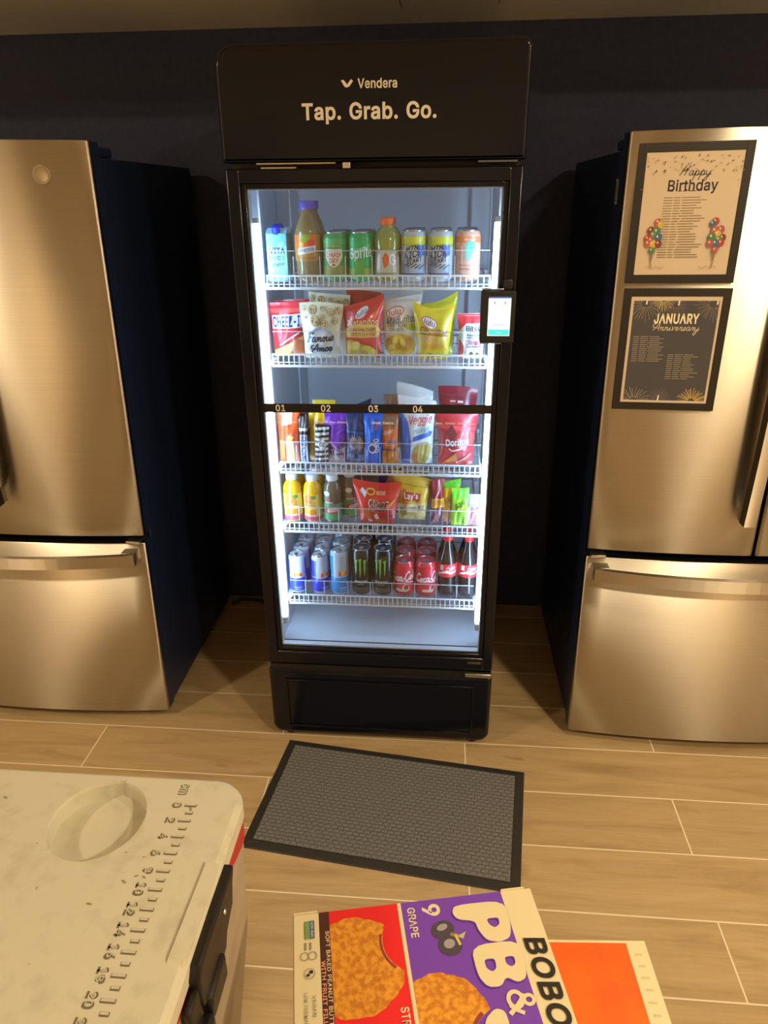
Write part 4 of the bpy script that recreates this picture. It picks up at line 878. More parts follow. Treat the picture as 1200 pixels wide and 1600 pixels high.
# ---- snack bags
def bag_fn(w_, h, d, top=(0, 0, 0), lean=0.0, pinch=.06, seed=0, wr=.0026, seal=.07, taper=1.0):
    rr = random.Random(seed); ph = [rr.uniform(0, 6.28) for _ in range(8)]
    tl, tm, tr = top
    def prof(u, v):
        a = min(max((v-seal*.8)/(1-seal*1.6), 0), 1)
        pv = math.sin(PI*a)**.62 if 0 < a < 1 else 0
        pu = max(1-abs(u)**2.4, 0)**.75
        return pu*pv, pv
    def f(u, v, o=0, side=1):
        # u in -1..1, v in 0..1
        p, pv = prof(u, v)
        wn = wr*pv*(math.sin(5*u+ph[0]+4*v)*.6+math.sin(11*v+ph[1]+3*u)*.5+math.sin(9*u-7*v+ph[2])*.5)*min(1, 2*(1-abs(u)))
        wn += wr*.8*math.sin(14*u+ph[3])*max(0, 1-abs(v-.5)*2.1)*0+wr*.32*math.sin(11*u+ph[4])*(max(0, (v-.72)/.28)*(1 if v < 1-seal else .3)+max(0, (.2-v)/.2))
        dep = d/2*p
        x = u*w_/2*(1-pinch*math.sin(PI*v)-.02*math.sin(7*v+ph[5])*pv)
        x *= taper+(1-taper)*min(1, v*1.15)**.9
        z = v*h+(tl*(u*(u-1)/2)+tm*(1-u*u)+tr*(u*(u+1)/2))*max(0, (v-.45)/.55)**1.4
        y = lean*v*v+(-(dep+o)+wn if side == 1 else dep+wn*.7)
        if side == 1: y -= .0005
        return (x, y, z)
    return f
def make_bag(name, w_, h, d, colour, items, top=(0, 0, 0), lean=.01, seed=0, rough=.28, pinch=.06, metal=0.0, back=None, seal=.07, taper=.80):
    """pillow bag; items drawn in (u,v) fractions: u -0.5..0.5 of width, v 0..1 of height"""
    f = bag_fn(w_, h, d, top, lean, pinch, seed, seal=seal, taper=taper)
    m = M(colour, rough, metal=metal, coat=.25); mb_ = M(back or colour, rough, metal=metal, coat=.2)
    b = MB()
    b.grid(lambda a, c_: f(2*a-1, c_), 24, 30, m)
    b.grid(lambda a, c_: f(2*a-1, c_, 0, -1), 24, 30, mb_, flip=True)
    prints(b, [(clip(T, -.495, .495, .005, .995), mm) for T, mm in items], lambda u, v, o: f(2*u, v, o), L=.032, base=.0009, step=.0003)
    # crimp ribs on the top seal
    o = b.build(name)
    return o
def place_bag(o, x, y, z, label, group=None, rot=(0, 0, 0), cat='snack bag'):
    o.location = (x, y, z); o.rotation_euler = rot; return tag(o, label, cat, group)
z2 = SURF[1]
# red cracker bag
RED = G('d8262c'); CR = G('f3ead6')
def scatter(n, seed, x0, x1, y0, y1, ra, rb, cols, asp=1.0):
    rr = random.Random(seed); out = []
    for i in range(n): q = rr.uniform(ra, rb); out.append((ell(rr.uniform(x0, x1), rr.uniform(y0, y1), q, q*asp, rr.uniform(0, 3), 10), cols[i % len(cols)]))
    return out
it = [(rect(-.5, .82, .5, .90), G('e8504a')), (poly((-.46, .53), (.5, .56), (.5, .80), (-.44, .78)), G('e8eaf2')), (text('CHEEZ-IT', .02, .668, .90, .20, bold=.08, rot=.02), G('1d2a70')),
      (poly((-.5, .0), (.5, 0), (.5, .42), (.1, .28), (-.2, .20), (-.5, .12)), G('eebf70')), (poly((.0, 0), (.5, 0), (.5, .30), (.26, .36)), G('d07040')), (poly((-.28, .44), (.28, .50), (.34, .44), (-.16, .20), (-.3, .26)), G('b0303a')), (stroke([(-.3, .22), (.36, .47)], .03), G('f0dcd0'))]
t = make_bag('cracker_bag', .104, .145, .042, 'd5242b', it, top=(.0, .002, .004), seed=3)
place_bag(t, -.258, .174, z2, 'red cheese cracker bag with white block lettering, first on the second shelf', 'cheese cracker bags', rot=(0, 0, .06))
c_ = copy_tree(t); place_bag(c_, -.256, .228, z2, 'second red cheese cracker bag, peeking over the front one', 'cheese cracker bags', rot=(0, 0, .0))
# cookie bag
def cookies(seed):
    out = []; rr = random.Random(seed)
    for (x, y, q) in ((-.40, .90, .07), (-.20, .88, .09), (.03, .90, .05), (.23, .84, .085), (.42, .88, .08), (-.12, .70, .11), (.08, .76, .06), (.36, .70, .08), (-.33, .78, .05), (.12, .64, .10)):
        out.append((ell(x, y, q, q*.85), G('a88a5c'))); out.append((ell(x, y, q*.86, q*.72), G('d6bf8c')))
        for i in range(5): a = rr.uniform(0, 6.28); e = rr.uniform(.2, .6)*q; out.append((ell(x+e*math.cos(a), y+e*.8*math.sin(a), q*.16, q*.14, 0, 7), G('5a4630')))
    return out
it = cookies(2)+[(ell(.02, .33, .38, .26), G('a9bedc')), (ell(.02, .32, .35, .23), G('dfe6ea')), (fit(hand('Famous', 0, 0, 1, .17), .0, .43, .74, .20, rot=.05), G('25324a')), (fit(hand('Amos', 0, 0, 1, .17), .03, .235, .60, .17, rot=.05), G('25324a'))]
t = make_bag('cookie_bag', .122, .150, .042, 'e6dfc2', it, top=(-.002, 0, -.006), seed=5)
place_bag(t, -.160, .150, z2, 'cream cookie bag with dark blue script over a pale oval', 'cookie bags')
t2 = make_bag('cookie_bag', .118, .165, .045, 'e6dfc2', cookies(8), top=(.006, 0, -.004), seed=6)
place_bag(t2, -.146, .212, z2, 'second cream cookie bag, patterned top showing above the front one', 'cookie bags')
# red plantain chip bag
it = [(ell(-.02, .80, .17, .085, .45), G('eef0f4')), (text('lulu', -.02, .80, .26, .10, rot=.35, bold=.02), G('3f5aa8')), (poly((-.46, .36), (.42, .36), (.48, .46), (.40, .55), (-.10, .60), (-.48, .50)), G('e0c060')),
      (text('Platanitos', -.0, .60, .84, .13, arch=.03, bold=.02, shear=.2), G('e8d8a4')), (text('PLANTAIN CHIPS', 0, .49, .72, .065, bold=.03), G('8a3a20')), (text('SPICY FLAVOR', .02, .415, .66, .06, bold=.03), G('b8302a')),
      (poly((-.46, 0), (.42, 0), (.42, .12), (.2, .22), (-.1, .26), (-.3, .32), (-.46, .30)), G('caa83c')), (ell(-.22, .22, .15, .07, .3), G('e2c858')), (ell(.16, .14, .20, .08, -.2), G('dcc050')), (ell(-.05, .08, .2, .07), G('b9983a'))]
t = make_bag('chip_bag', .118, .162, .05, 'cf3a34', it, top=(-.026, -.012, .010), seed=9, lean=.012)
place_bag(t, -.046, .160, z2, 'red plantain chip bag with a white oval badge and yellow lettering', 'plantain chip bags')
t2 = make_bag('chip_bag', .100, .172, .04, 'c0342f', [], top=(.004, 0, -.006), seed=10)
place_bag(t2, -.050, .228, z2, 'second red chip bag, plain back bag rising behind the front red one', 'plantain chip bags')
# white plantain chip bag
it = [(ell(-.14, .78, .24, .09, .1), G('c04040')), (ell(-.14, .78, .22, .075, .1), G('f0e8ea')), (text('lulu', -.14, .78, .30, .10, rot=.1, bold=.02), G('b03a48')), (text('Maduritos', .04, .655, .84, .12, bold=.02, shear=.2, rot=.03), G('5a6470')), (text('SWEET PLANTAIN', 0, .56, .72, .06, bold=.03), G('7a8a3a')), (text('CHIPS', -.1, .49, .40, .05, bold=.03), G('7a8a3a')),
      (poly((.14, .60), (.44, .54), (.42, .46), (.2, .50)), G('b8c23a')), (ell(.0, .20, .46, .22), G('d8b040'))] + scatter(14, 4, -.36, .36, .06, .34, .08, .15, [G('c99a2c'), G('e4c458'), G('b8862a'), G('dcb84a')], .45)
t = make_bag('chip_bag', .112, .158, .045, 'dfe3e6', it, top=(-.010, .002, .010), seed=12)
place_bag(t, .056, .178, z2, 'white plantain chip bag with golden chips pictured at the bottom', 'white chip bags')
t2 = make_bag('chip_bag', .100, .168, .035, 'd6dadd', [], top=(-.006, 0, .006), seed=13)
place_bag(t2, .066, .232, z2, 'second white chip bag, plain silver white top behind the front one', 'white chip bags')
# yellow bag
it = [(ell(-.10, .70, .21, .115, -.3), G('8a4a68')), (ell(-.10, .70, .19, .10, -.3), G('f2e6ea')), (text('lulu', -.10, .70, .28, .11, rot=-.3, bold=.02), G('4a3a7a')), (text('Churritos', .02, .535, .78, .12, bold=.03, shear=.2, rot=-.10), G('8a3a1e')), (stroke([(-.40, .50), (.42, .43)], .02), G('a84a20')),
      (text('CORN', -.16, .42, .40, .07, bold=.04, rot=-.08), G('f0a890')), (text('SNACKS', -.04, .335, .62, .075, bold=.04, rot=-.10), G('f0a890')), (rect(-.40, .20, .36, .27), G('d8a028')), (ell(-.1, .06, .12, .04), G('b0401e'))]
t = make_bag('chip_bag', .112, .146, .042, 'd9c22c', it, top=(.010, -.012, .004), seed=15, rough=.25, taper=.70)
place_bag(t, .150, .141, z2+.0015, 'yellow corn snack bag with a pale oval badge and brown script', 'yellow snack bags', rot=(0, -.02, 0))
t2 = make_bag('chip_bag', .100, .155, .04, 'c9c42a', [], top=(-.014, -.008, .020), seed=16)
place_bag(t2, .162, .200, z2, 'second yellow snack bag, its top corner rising behind the front one', 'yellow snack bags')
# red and white cookie bag behind the reader
it = [(rect(-.5, .80, .5, .99), G('d8343a')), (poly((-.5, .80), (-.5, .62), (-.3, .74), (-.2, .80)), G('d8343a')), (poly((-.5, 0), (-.34, 0), (-.30, .3), (-.42, .42), (-.5, .44)), G('cf3a44')), (text('Bitsy', .06, .68, .56, .14, bold=.03, shear=.1), G('26303e')), (rect(-.2, .54, .4, .56), G('5a6470')), (rect(-.2, .49, .4, .505), G('5a6470')),
      (text('CARAMEL', .08, .38, .62, .11, bold=.04), G('c04858')), (rect(-.22, .28, .42, .30), G('6a4a50')), (ell(.1, .1, .46, .14), G('d8d2b4')), (ell(0.0, .12, .08, .06), G('6a4a30')), (ell(.26, .10, .08, .06), G('6a4a30'))]
t = make_bag('cookie_bag', .080, .120, .04, 'e2e0dc', it, top=(0, 0, .002), seed=18)
place_bag(t, .252, .158, z2, 'small red and white snack bag beside the payment reader', 'red and white snack bags')

# ---- third shelf: candy and chips
z3 = SURF[2]
def candy(name, w_, h, d, colour, items, x, y, label, group, top=(0, 0, 0), seed=0, rot=(0, 0, 0), cat='candy packet', lean=.006, pinch=.03, z=z3, seal=.05):
    z += w_/2*abs(math.sin(rot[1]))
    t = make_bag(name, w_, h, d, colour, items, top=top, lean=lean, seed=seed, pinch=pinch, seal=seal, taper=.97)
    return place_bag(t, x, y, z, label, group, rot, cat)
V = PI/2
# orange peanut butter bags
it = [(poly((-.30, .72), (.18, .76), (.22, .97), (-.26, .95)), G('f0d8b0')), (text("Reese's", -.02, .83, .16, .30, rot=V, bold=.03, shear=.2) if False else text("Reese's", -.0, .82, .26, .17, rot=V, bold=.03, shear=.2), G('c83a24')), (poly((-.5, .52), (.5, .56), (.5, .66), (-.5, .64)), G('e8501e')), (poly((-.16, 0), (.24, 0), (.26, .44), (-.10, .46)), G('d8cfa0')),
      (text('CRISPY', .05, .24, .40, .28, rot=-V, bold=.05, shear=.2), G('b8a430')), (poly((.05, .40), (.30, .52), (.12, .54), (-.02, .50)), G('e2d23a')), (rect(.26, 0, .48, .44), G('d87a60')), (rect(-.46, 0, -.2, .46), G('ee7a3c'))]
candy('candy_bag', .064, .158, .03, 'ee5a2a', it, -.272, .155, 'orange peanut butter candy bag, first on the third shelf', 'orange candy bags', seed=21)
candy('candy_bag', .064, .160, .026, 'ee5a2a', it, -.268, .205, 'second orange candy bag, behind the first one on the third shelf', 'orange candy bags', seed=22)
it = [(rect(-.38, 0, .38, .62), G('c9cfe2')), (text('SNICKERS', 0, .31, .58, .54, rot=V, bold=.06, shear=.15), G('2a3c9a')), (rect(-.46, .70, .46, .76), G('d4d4d4'))]
for q, yy in enumerate((.150, .176)):
    candy('candy_bar', .030, .142, .018, '3a2a24', it, -.227, yy, ['dark brown chocolate bar with a white and blue band, in front', 'second dark brown chocolate bar, behind the one beside the orange bag'][q], 'dark chocolate bars', seed=23+q, cat='candy bar')
it = [(rect(-.34, .66, .40, .82), G('d8a020')), (text('Peanut', .02, .74, .66, .10, bold=.03), G('7a5a1c')), (ell(-.1, .12, .2, .10), G('3a7ac0')), (ell(.2, .10, .14, .07), G('d8d240')), (poly((-.5, 0), (-.3, 0), (-.34, .6), (-.5, .64)), G('f0d050'))]
candy('candy_bag', .070, .160, .026, 'eebc1c', it, -.180, .172, 'yellow peanut candy bag between the brown bar and the purple bag', 'yellow candy bags', seed=25, top=(0, 0, .002))
candy('candy_bag', .070, .172, .026, 'e0c032', it, -.176, .222, 'second yellow candy bag, behind the first with its top above the strip', 'yellow candy bags', seed=26)
it = [(poly(*[(-.5, .08+.13*i), (.5, .12+.13*i), (.5, .185+.13*i), (-.5, .145+.13*i)]), G('d2d2ce')) for i in range(7)] + [(ell(.06, .52, .30, .11), G('e8e8e4')), (text('C&C', .06, .52, .4, .10, bold=.04), K_)]
candy('candy_bar', .042, .118, .016, '1f1f24', it, -.176, .143, 'black and white striped cookie bar leaning before the yellow bag', 'striped bars', seed=27, cat='candy bar', rot=(0, .05, 0))
it = [(poly((-.5, .45), (0, .30), (.5, .56), (.5, 1), (-.5, 1)), G('7a38b8')), (poly((-.5, .60), (-.42, .60), (.05, .32), (.0, .28), (-.5, .56)), G('b48ad8')), (text('Takis', .06, .26, .56, .12, bold=.03, shear=.3, rot=.1), G('d8d0e4')), (poly((-.4, 0), (.36, 0), (.3, .17), (-.3, .19)), G('a89aa4')), (ell(-.05, .09, .22, .07), G('c8b8b0')), (stroke([(-.2, .80), (.3, .84)], .03), G('9a60d0')), (stroke([(0, .6), (.34, .7)], .03), G('9a60d0'))]
candy('chip_bag', .068, .150, .030, '5c3a78', it, -.132, .160, 'purple rolled chip bag behind the words on the glass', 'purple bags', seed=29, cat='snack bag')
candy('chip_bag', .068, .152, .026, '5c3a78', it, -.130, .215, 'second purple chip bag, behind the front purple one', 'purple bags', seed=30, cat='snack bag')
it = [(poly((-.5, .62), (.5, .56), (.5, .60), (-.5, .67)), G('3f6aa0')), (ell(-.10, .40, .20, .13), G('b09a78')), (ell(.18, .40, .16, .13), G('a8845c')), (ell(-.10, .40, .10, .06), G('6a5a4a')), (text('MINI', -.22, .15, .3, .09, bold=.05), G('9ab8e0')), (text('COOKIES', -.1, .06, .5, .07, bold=.05), G('9ab8e0')), (rect(.12, .04, .36, .18), G('5a8ad0'))] + [(poly((.0, .40), (.30*math.cos(a), .40+.20*math.sin(a)), (.30*math.cos(a+.12), .40+.20*math.sin(a+.12))), G('7f9ac8')) for a in [i*.42 for i in range(15)]]
candy('cookie_bag', .066, .158, .032, '27386a', it, -.073, .160, 'navy blue cookie bag with a burst, beside the bright blue packet', 'navy bags', seed=31, cat='snack bag', top=(-.006, 0, .004))
candy('cookie_bag', .066, .172, .028, '223058', [], -.066, .215, 'second navy cookie bag, its dark peak showing above the black strip', 'navy bags', seed=32, cat='snack bag', top=(-.020, -.006, .008))
it = [(rect(-.46, .90, .46, .97), G('3a6ae0')), (text('OREO', .16, .40, .28, .30, rot=-V, bold=.05), W_), (ring(-.06, .34, .22, .10, .035), G('e6e2d2')), (ell(-.06, .34, .15, .062), G('2a3a7a')), (text('milk', -.06, .80, .26, .16, rot=V, bold=.02, shear=.3), G('8ab4f0')), (poly((.05, .74), (.22, .82), (.16, .88), (.30, .80), (.2, .70)), G('b0506a'))]
candy('cookie_packet', .056, .152, .028, '1565d8', it, -.0205, .150, 'bright blue sandwich cookie packet with white lettering running down', 'blue cookie packets', seed=33, cat='cookie packet')
candy('cookie_packet', .056, .150, .026, '1565d8', it, -.018, .200, 'second bright blue cookie packet, right behind the front one', 'blue cookie packets', seed=34, cat='cookie packet')
it = [(rect(-.44, .78, .44, .99), G('8a6a58')), (poly((-.44, .34), (.44, .34), (.44, .74), (-.44, .74)), G('d0642c')), (rect(-.44, .30, .44, .34), G('7a4a3a')), (rect(-.36, .40, .4, .42), G('f0b080')), (rect(-.02, .44, .42, .50), G('6a6a9a')), (text('cheese', -.05, .68, .6, .09, bold=.03, shear=.3, rot=.1), G('f2d8b8')), (rect(-.44, .02, .44, .28), G('d88a38'))] + scatter(10, 3, -.3, .3, .06, .24, .05, .09, [G('b8641e'), G('e0a048')], .8)
candy('cracker_packet', .050, .150, .022, 'b86a3c', it, .026, .152, 'orange and brown cracker packet standing beside the bright blue one', 'cracker packets', seed=35, cat='cracker packet')
candy('cracker_packet', .048, .196, .022, '8a6a50', it[:3], .030, .205, 'taller brown packet rising above the strip behind the orange crackers', 'cracker packets', seed=36, cat='cracker packet')
# veggie chips bag
it = [(poly((-.5, 0), (-.22, 0), (-.18, .40), (-.26, .66), (-.5, .86)), G('2f6ac8')), (text('Veggie', .10, .70, .66, .16, bold=.03, rot=.06, shear=.2), G('c84a58')), (text('STRAWS', .12, .55, .48, .07, bold=.03, rot=.12), G('6aa8b8')), (poly((-.14, .38), (.4, .46), (.46, .52), (.40, .54), (-.10, .46)), G('2f64c0')), (ell(.16, .17, .30, .19, .3), G('bcae5c')), (ell(-.02, .10, .14, .10), G('c88a4a'))] + [(poly((.02+.06*i, .06), (.06+.06*i, .06), (.12+.06*i, .34), (.09+.06*i, .34)), G(['d8cc7a', '9aa84a', 'c8b862', 'b8a048'][i % 4])) for i in range(5)]
t = make_bag('chip_bag', .112, .192, .05, 'dfe6ea', it, top=(.014, .004, -.006), seed=38)
place_bag(t, .105, .165, z3, 'white and blue vegetable straw bag under the number 04', 'straw bags', rot=(0, 0, .05))
t2 = make_bag('chip_bag', .108, .214, .04, 'd2dade', [], top=(.014, .004, -.014), seed=39)
place_bag(t2, .096, .222, z3, 'second white straw bag, its folded top above the black strip', 'straw bags')
# red tortilla chip bag
it = [(poly((-.5, .70), (.5, .66), (.5, .72), (-.2, .76), (-.5, .75)), G('d84a4c')), (poly((-.3, .62), (-.12, .78), (.02, .6), (-.1, .46)), G('6a2a30')), (text('Doritos', .04, .46, .66, .15, bold=.08, rot=.07), G('26262c')), (text('Doritos', .032, .468, .64, .135, bold=.06, rot=.07), G('e8e4e4')), (poly((.34, .42), (.48, .42), (.48, .62), (.34, .66)), G('e8504a')), (stroke([(-.2, .34), (-.12, .30), (.2, .36)], .025), G('f0e0e0')),
      (poly((-.40, .02), (.0, .26), (.06, .06)), G('c87a3c')), (poly((.0, .04), (.4, .24), (.36, .06)), G('b8543a')), (poly((.02, .02), (.44, .22), (.40, .25), (.0, .05)), G('e09a88'))]
t = make_bag('chip_bag', .124, .162, .055, 'b83038', it, top=(.0, 0, -.004), seed=41)
place_bag(t, .220, .162, z3, 'red tortilla chip bag with white outlined lettering, last on the third shelf', 'red tortilla bags')
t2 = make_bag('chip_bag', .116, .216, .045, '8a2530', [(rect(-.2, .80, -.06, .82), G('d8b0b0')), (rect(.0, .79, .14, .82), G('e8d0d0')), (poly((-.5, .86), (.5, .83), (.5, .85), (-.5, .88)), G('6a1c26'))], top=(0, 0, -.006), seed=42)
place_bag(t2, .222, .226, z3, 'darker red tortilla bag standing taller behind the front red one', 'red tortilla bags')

# ---- fourth shelf
z4 = SURF[3]
r = .0285
prof = [(r*.85, 0), (r*.98, .005), (r, .010), (r*.95, .030), (r, .050), (r, .094), (r*.98, .108), (r*.88, .118), (r*.62, .128), (r*.58, .131), (r*.58, .134)]
capp = [(.0165, 0), (.018, .002), (.018, .018), (.0165, .020), (.0005, .020)]
def oj(): return [(rect(-PI*r, .006, PI*r, .020), G('c85a70')), (ell(0, .080, .016, .012), G('e07a2c')), (ell(.014, .084, .008, .006), G('5a8a3a')), (text('ORANGE', 0, .066, .036, .010, bold=.04), G('8a3a1c')), (rect(-.019, .056, .019, .059), G('b85a2a')), (ell(-.006, .036, .012, .012), G('f0b030')), (ell(.012, .034, .011, .011), G('ee8a28')), (rect(-.02, .022, .02, .026), G('f4e0b0'))]
t = make_bottle('juice_bottle', prof, 'f0b41c', capp, 'e4e8ec', (.005, .092, 'f2d06a', oj()), trans=.1, capz=.132)
place(t, -.276, .168, z4, 'orange juice bottle with a white cap, leftmost on the fourth shelf', 'bottle', 'orange juice bottles')
row_behind(t, .064, ['orange juice bottle behind the leftmost one on the fourth shelf'], 'bottle', 'orange juice bottles')
t2 = copy_tree(t); t2.location = (-.212, .165, z4); t2.rotation_euler = (0, 0, -.3); tag(t2, 'orange juice bottle with a white cap, beside the green labelled bottles', 'bottle', 'orange juice bottles')
row_behind(t2, .064, ['orange juice bottle just behind the one beside the green labels'], 'bottle', 'orange juice bottles')
def aj(): return [(rect(-PI*r, .010, PI*r, .030), G('4f9a5c')), (poly((-.024, .030), (.024, .030), (.02, .050), (0, .054), (-.02, .048)), G('b83a50')), (poly((-.014, .034), (.018, .038), (.016, .050), (-.012, .046)), G('e0d8c8')), (text('APPLE', .002, .042, .022, .006, bold=.04), G('7a2a3a')), (rect(-.022, .062, -.004, .090), G('4f9a6a')), (ell(-.014, .096, .010, .008), G('e8e4e6')), (ell(-.008, .076, .006, .010), G('c04a60')), (rect(-.022, .066, .004, .069), G('d8e6dc'))]
t = make_bottle('juice_bottle', prof, '77705a', capp, 'e4e8ec', (.008, .062, '5f8f68', aj()), trans=.3, capz=.132)
place(t, -.1515, .168, z4, 'apple juice bottle with a green label, beside the orange juice', 'bottle', 'apple juice bottles')
row_behind(t, .074, ['apple juice bottle behind the one beside the orange juice'], 'bottle', 'apple juice bottles')
t2 = copy_tree(t); t2.location = (-.103, .204, z4); t2.rotation_euler = (0, 0, .5); tag(t2, 'apple juice bottle with a green label, partly behind the red snack bag', 'bottle', 'apple juice bottles')
row_behind(t2, .076, ['apple juice bottle at the back, behind the red snack bag'], 'bottle', 'apple juice bottles')
# red cheese curl bag
it = [(poly((-.5, 1), (-.30, 1), (-.1, .5), (-.16, .3), (-.34, .56)), G('d02a24')), (poly((-.36, .80), (-.30, .88), (-.20, .80), (-.26, .68)), G('d8e0ee')), (ring(-.12, .82, .10, .075, .03), G('e8b040')), (text('WISE', .10, .80, .20, .08, bold=.04), G('f4e0a0')), (text('Cheez', .06, .56, .50, .19, bold=.08, shear=.15, rot=-.03), G('f4ece0')), (text('Cheez', .065, .555, .46, .145, bold=.0, shear=.15, rot=-.03), K_), (text('Doodles', .02, .41, .44, .11, bold=.04, shear=.15), G('f4ece0')), (text('Doodles', .022, .408, .42, .09, bold=.0, shear=.15), K_),
      (ell(-.26, .30, .10, .16, .5), G('d86a2a')), (poly((-.06, .26), (.02, .34), (.10, .14), (.02, .10)), G('e8dcd4')), (poly((-.1, 0), (.34, 0), (.2, .20), (.0, .16)), G('d05a24')), (ell(-.18, .11, .07, .06), G('d8d0b0')), (poly((.26, .50), (.46, .66), (.44, .60), (.30, .40)), G('f0a050')), (poly((.30, .24), (.46, .30), (.44, .18)), G('8a2420'))]
t = make_bag('snack_bag', .146, .132, .048, 'd0332c', it, top=(.010, -.002, .002), seed=51, pinch=.04, taper=.66)
place_bag(t, -.013, .142, z4+.0022, 'large red cheese curl bag with black and white lettering on the fourth shelf', 'red curl bags', rot=(0, 0, -.03))
t2 = make_bag('snack_bag', .130, .142, .04, '8a2a2c', [(rect(-.4, .72, .4, .90), G('3a2a4a')), (poly((.1, .70), (.5, .72), (.5, .95), (.2, .92)), G('c06a34'))], top=(0, 0, .004), seed=52)  # darker red than the curl bag before it
place_bag(t2, -.006, .232, z4, 'dark red snack bag behind the cheese curl bag', 'red curl bags')
# yellow potato chip bag
it = [(poly((-.30, .46), (.14, .40), (.14, .68), (-.26, .72)), G('c03a2c')), (ell(-.06, .58, .26, .14), G('d8b83c')), (poly((-.30, .50), (.20, .48), (.22, .66), (-.28, .68)), G('b83a30')), (text("Lay's", -.04, .58, .40, .16, bold=.08, rot=.03), W_), (rect(-.5, .80, .5, .83), G('b8942c')), (poly((-.5, 0), (.5, 0), (.44, .44), (.1, .46), (-.46, .40)), G('cfc078')), (rect(-.16, .22, .18, .42), G('eee8c8')), (text('Classic', .01, .34, .26, .06, bold=.03), G('4a4a6a')), (rect(.18, .26, .36, .40), G('8a6a3a')), (ell(-.3, .2, .12, .14, .4), G('9a8a58')), (ell(.3, .1, .16, .09), G('d8cc8c')), (ell(-.1, .08, .2, .08), G('d8cc90'))]
t = make_bag('chip_bag', .128, .140, .045, 'd2ac34', it, top=(.016, .002, -.012), seed=54, taper=.62)
place_bag(t, .092, .180, z4+.002, 'yellow potato chip bag with a red logo on the fourth shelf', 'yellow chip bags', rot=(0, .03, 0))
t2 = make_bag('chip_bag', .096, .136, .04, '8f7034', [], top=(.004, 0, -.006), seed=55)  # same yellow bag, shade of the shelf depth put into its colour
place_bag(t2, .092, .236, z4, 'second yellow chip bag, painted in a shaded tone behind the front potato chip bag', 'yellow chip bags')
# red, orange fruit candy pouch
it = [(poly((-.3, .60), (.4, .60), (.46, 1), (-.5, 1)), G('8a2430')), (poly((.0, .96), (.12, .98), (.16, .78), (-.2, .56), (-.3, .56), (.04, .78)), G('d8a8b0')), (poly((-.46, .36), (.44, .38), (.42, .60), (-.44, .58)), G('e0a030')), (text('SKITTLES', 0, .48, .66, .11, bold=.04), G('7a3a1c')), (rect(-.44, 0, .44, .34), G('7a4a5a'))] + scatter(12, 5, -.36, .36, .04, .30, .07, .11, [G('a06a8a'), G('5a3a6a'), G('b88a8a'), G('8a3a4a')])
candy('candy_bag', .046, .136, .026, '7a2a36', it, .171, .172, 'dark red candy pouch with an orange band and crumpled top', 'red pouches', top=(-.006, .004, .0), seed=57, z=z4, cat='candy bag', rot=(0, .0, .2))
# sour candy bags
it = [(rect(-.5, .84, .5, 1), G('58b828')), (poly((-.5, .62), (.5, .60), (.5, .84), (-.5, .86)), G('e2b828')), (poly((-.5, 0), (.1, 0), (.1, .6), (-.5, .64)), G('d8a848')), (text('SOUR', -.16, .60, .54, .14, bold=.05, rot=.3), G('3a5a1c')), (text('PATCH', -.14, .30, .56, .15, rot=-V, bold=.05), G('6a3a20')), (rect(-.5, 0, .5, .06), G('d86a8a'))]
candy('candy_bag', .054, .132, .026, 'd8c02a', it, .212, .172, 'yellow and green sour candy bag behind the bright green one', 'sour candy bags', top=(-.006, .002, .010), seed=58, z=z4, cat='candy bag')
it = [(rect(-.5, .74, .5, 1), G('6ccc30')), (text('SOUR', .0, .60, .58, .16, bold=.06, rot=.25), G('1f4a1c')), (text('PATCH', -.12, .34, .46, .13, rot=-V, bold=.05), G('1f5a24')), (text('KIDS', .2, .26, .40, .15, rot=-V, bold=.05), G('1f5a24')), (ell(.0, .46, .16, .07), G('c8d830')), (poly((.3, 0), (.5, 0), (.5, .6), (.36, .5)), G('d8e04a'))]
candy('candy_bag', .052, .118, .024, '9cd42a', it, .238, .150, 'bright lime green sour candy bag with dark lettering', 'sour candy bags', top=(.0, 0, .004), seed=59, z=z4, cat='candy bag')
it = [(rect(-.5, .0, .5, .70), G('b0a4a4')), (rect(-.12, 0, .5, .68), G('b8acae')), (text('Twizzlers', .12, .32, .64, .50, rot=-V, bold=.08), G('d0304a')), (rect(-.5, .72, .5, .86), G('b8bcb8')), (rect(-.5, 0, -.3, .6), G('c8d4c0'))]
candy('candy_bag', .044, .100, .022, 'aaa8a4', it, .2765, .150, 'white candy bag with red lettering beside the right light strip', 'white candy bags', seed=60, z=z4, cat='candy bag')

# ---- bottom shelf cans and bottles
z5 = SURF[4]
def bull(r, h, dark, light):
    a = PI*r*.34
    return [(rect(-PI*r, .012, PI*r, h-.015), G(light)), (poly((-PI*r, h*.44), (-a, h*.44), (-a*.9, .012), (-PI*r, .012)), G(dark)), (poly((-a*1.1, .012), (a*1.1, .012), (a*.85, h*.42), (-a*.85, h*.42)), G(dark)), (poly((-a*1.9, h*.46), (-a*1.05, h*.46), (-a*.95, h-.016), (-a*1.9, h-.016)), G(dark)), (poly((a*1.05, h*.46), (a*1.9, h*.46), (a*1.9, h-.016), (a*.95, h-.016)), G(dark)),
            (poly((-.014, h*.45), (.0, h*.50), (.014, h*.45), (.012, h*.56), (.0, h*.53), (-.012, h*.58)), G('d8402c')), (ell(0, h*.53, .007, .007), G('e8b83a')), (rect(-.012, h*.17, .012, h*.19), G('b8c4ea')), (rect(-.010, h*.12, .010, h*.135), G('b8c4ea'))]
r, h = .0265, .137
t = make_can('energy_drink_can', r, h, 'c4cad8', bull(r, h, '2236c0', 'c4cad8'))
place(t, -.274, .158, z5, 'slim blue and silver energy can, leftmost on the bottom shelf', 'can', 'slim blue and silver cans', rot=.2)
row_behind(t, .064, ['second slim blue and silver can in the leftmost column of the bottom shelf', 'third slim blue and silver can, back of the leftmost column'], 'can', 'slim blue and silver cans', dx=.004)
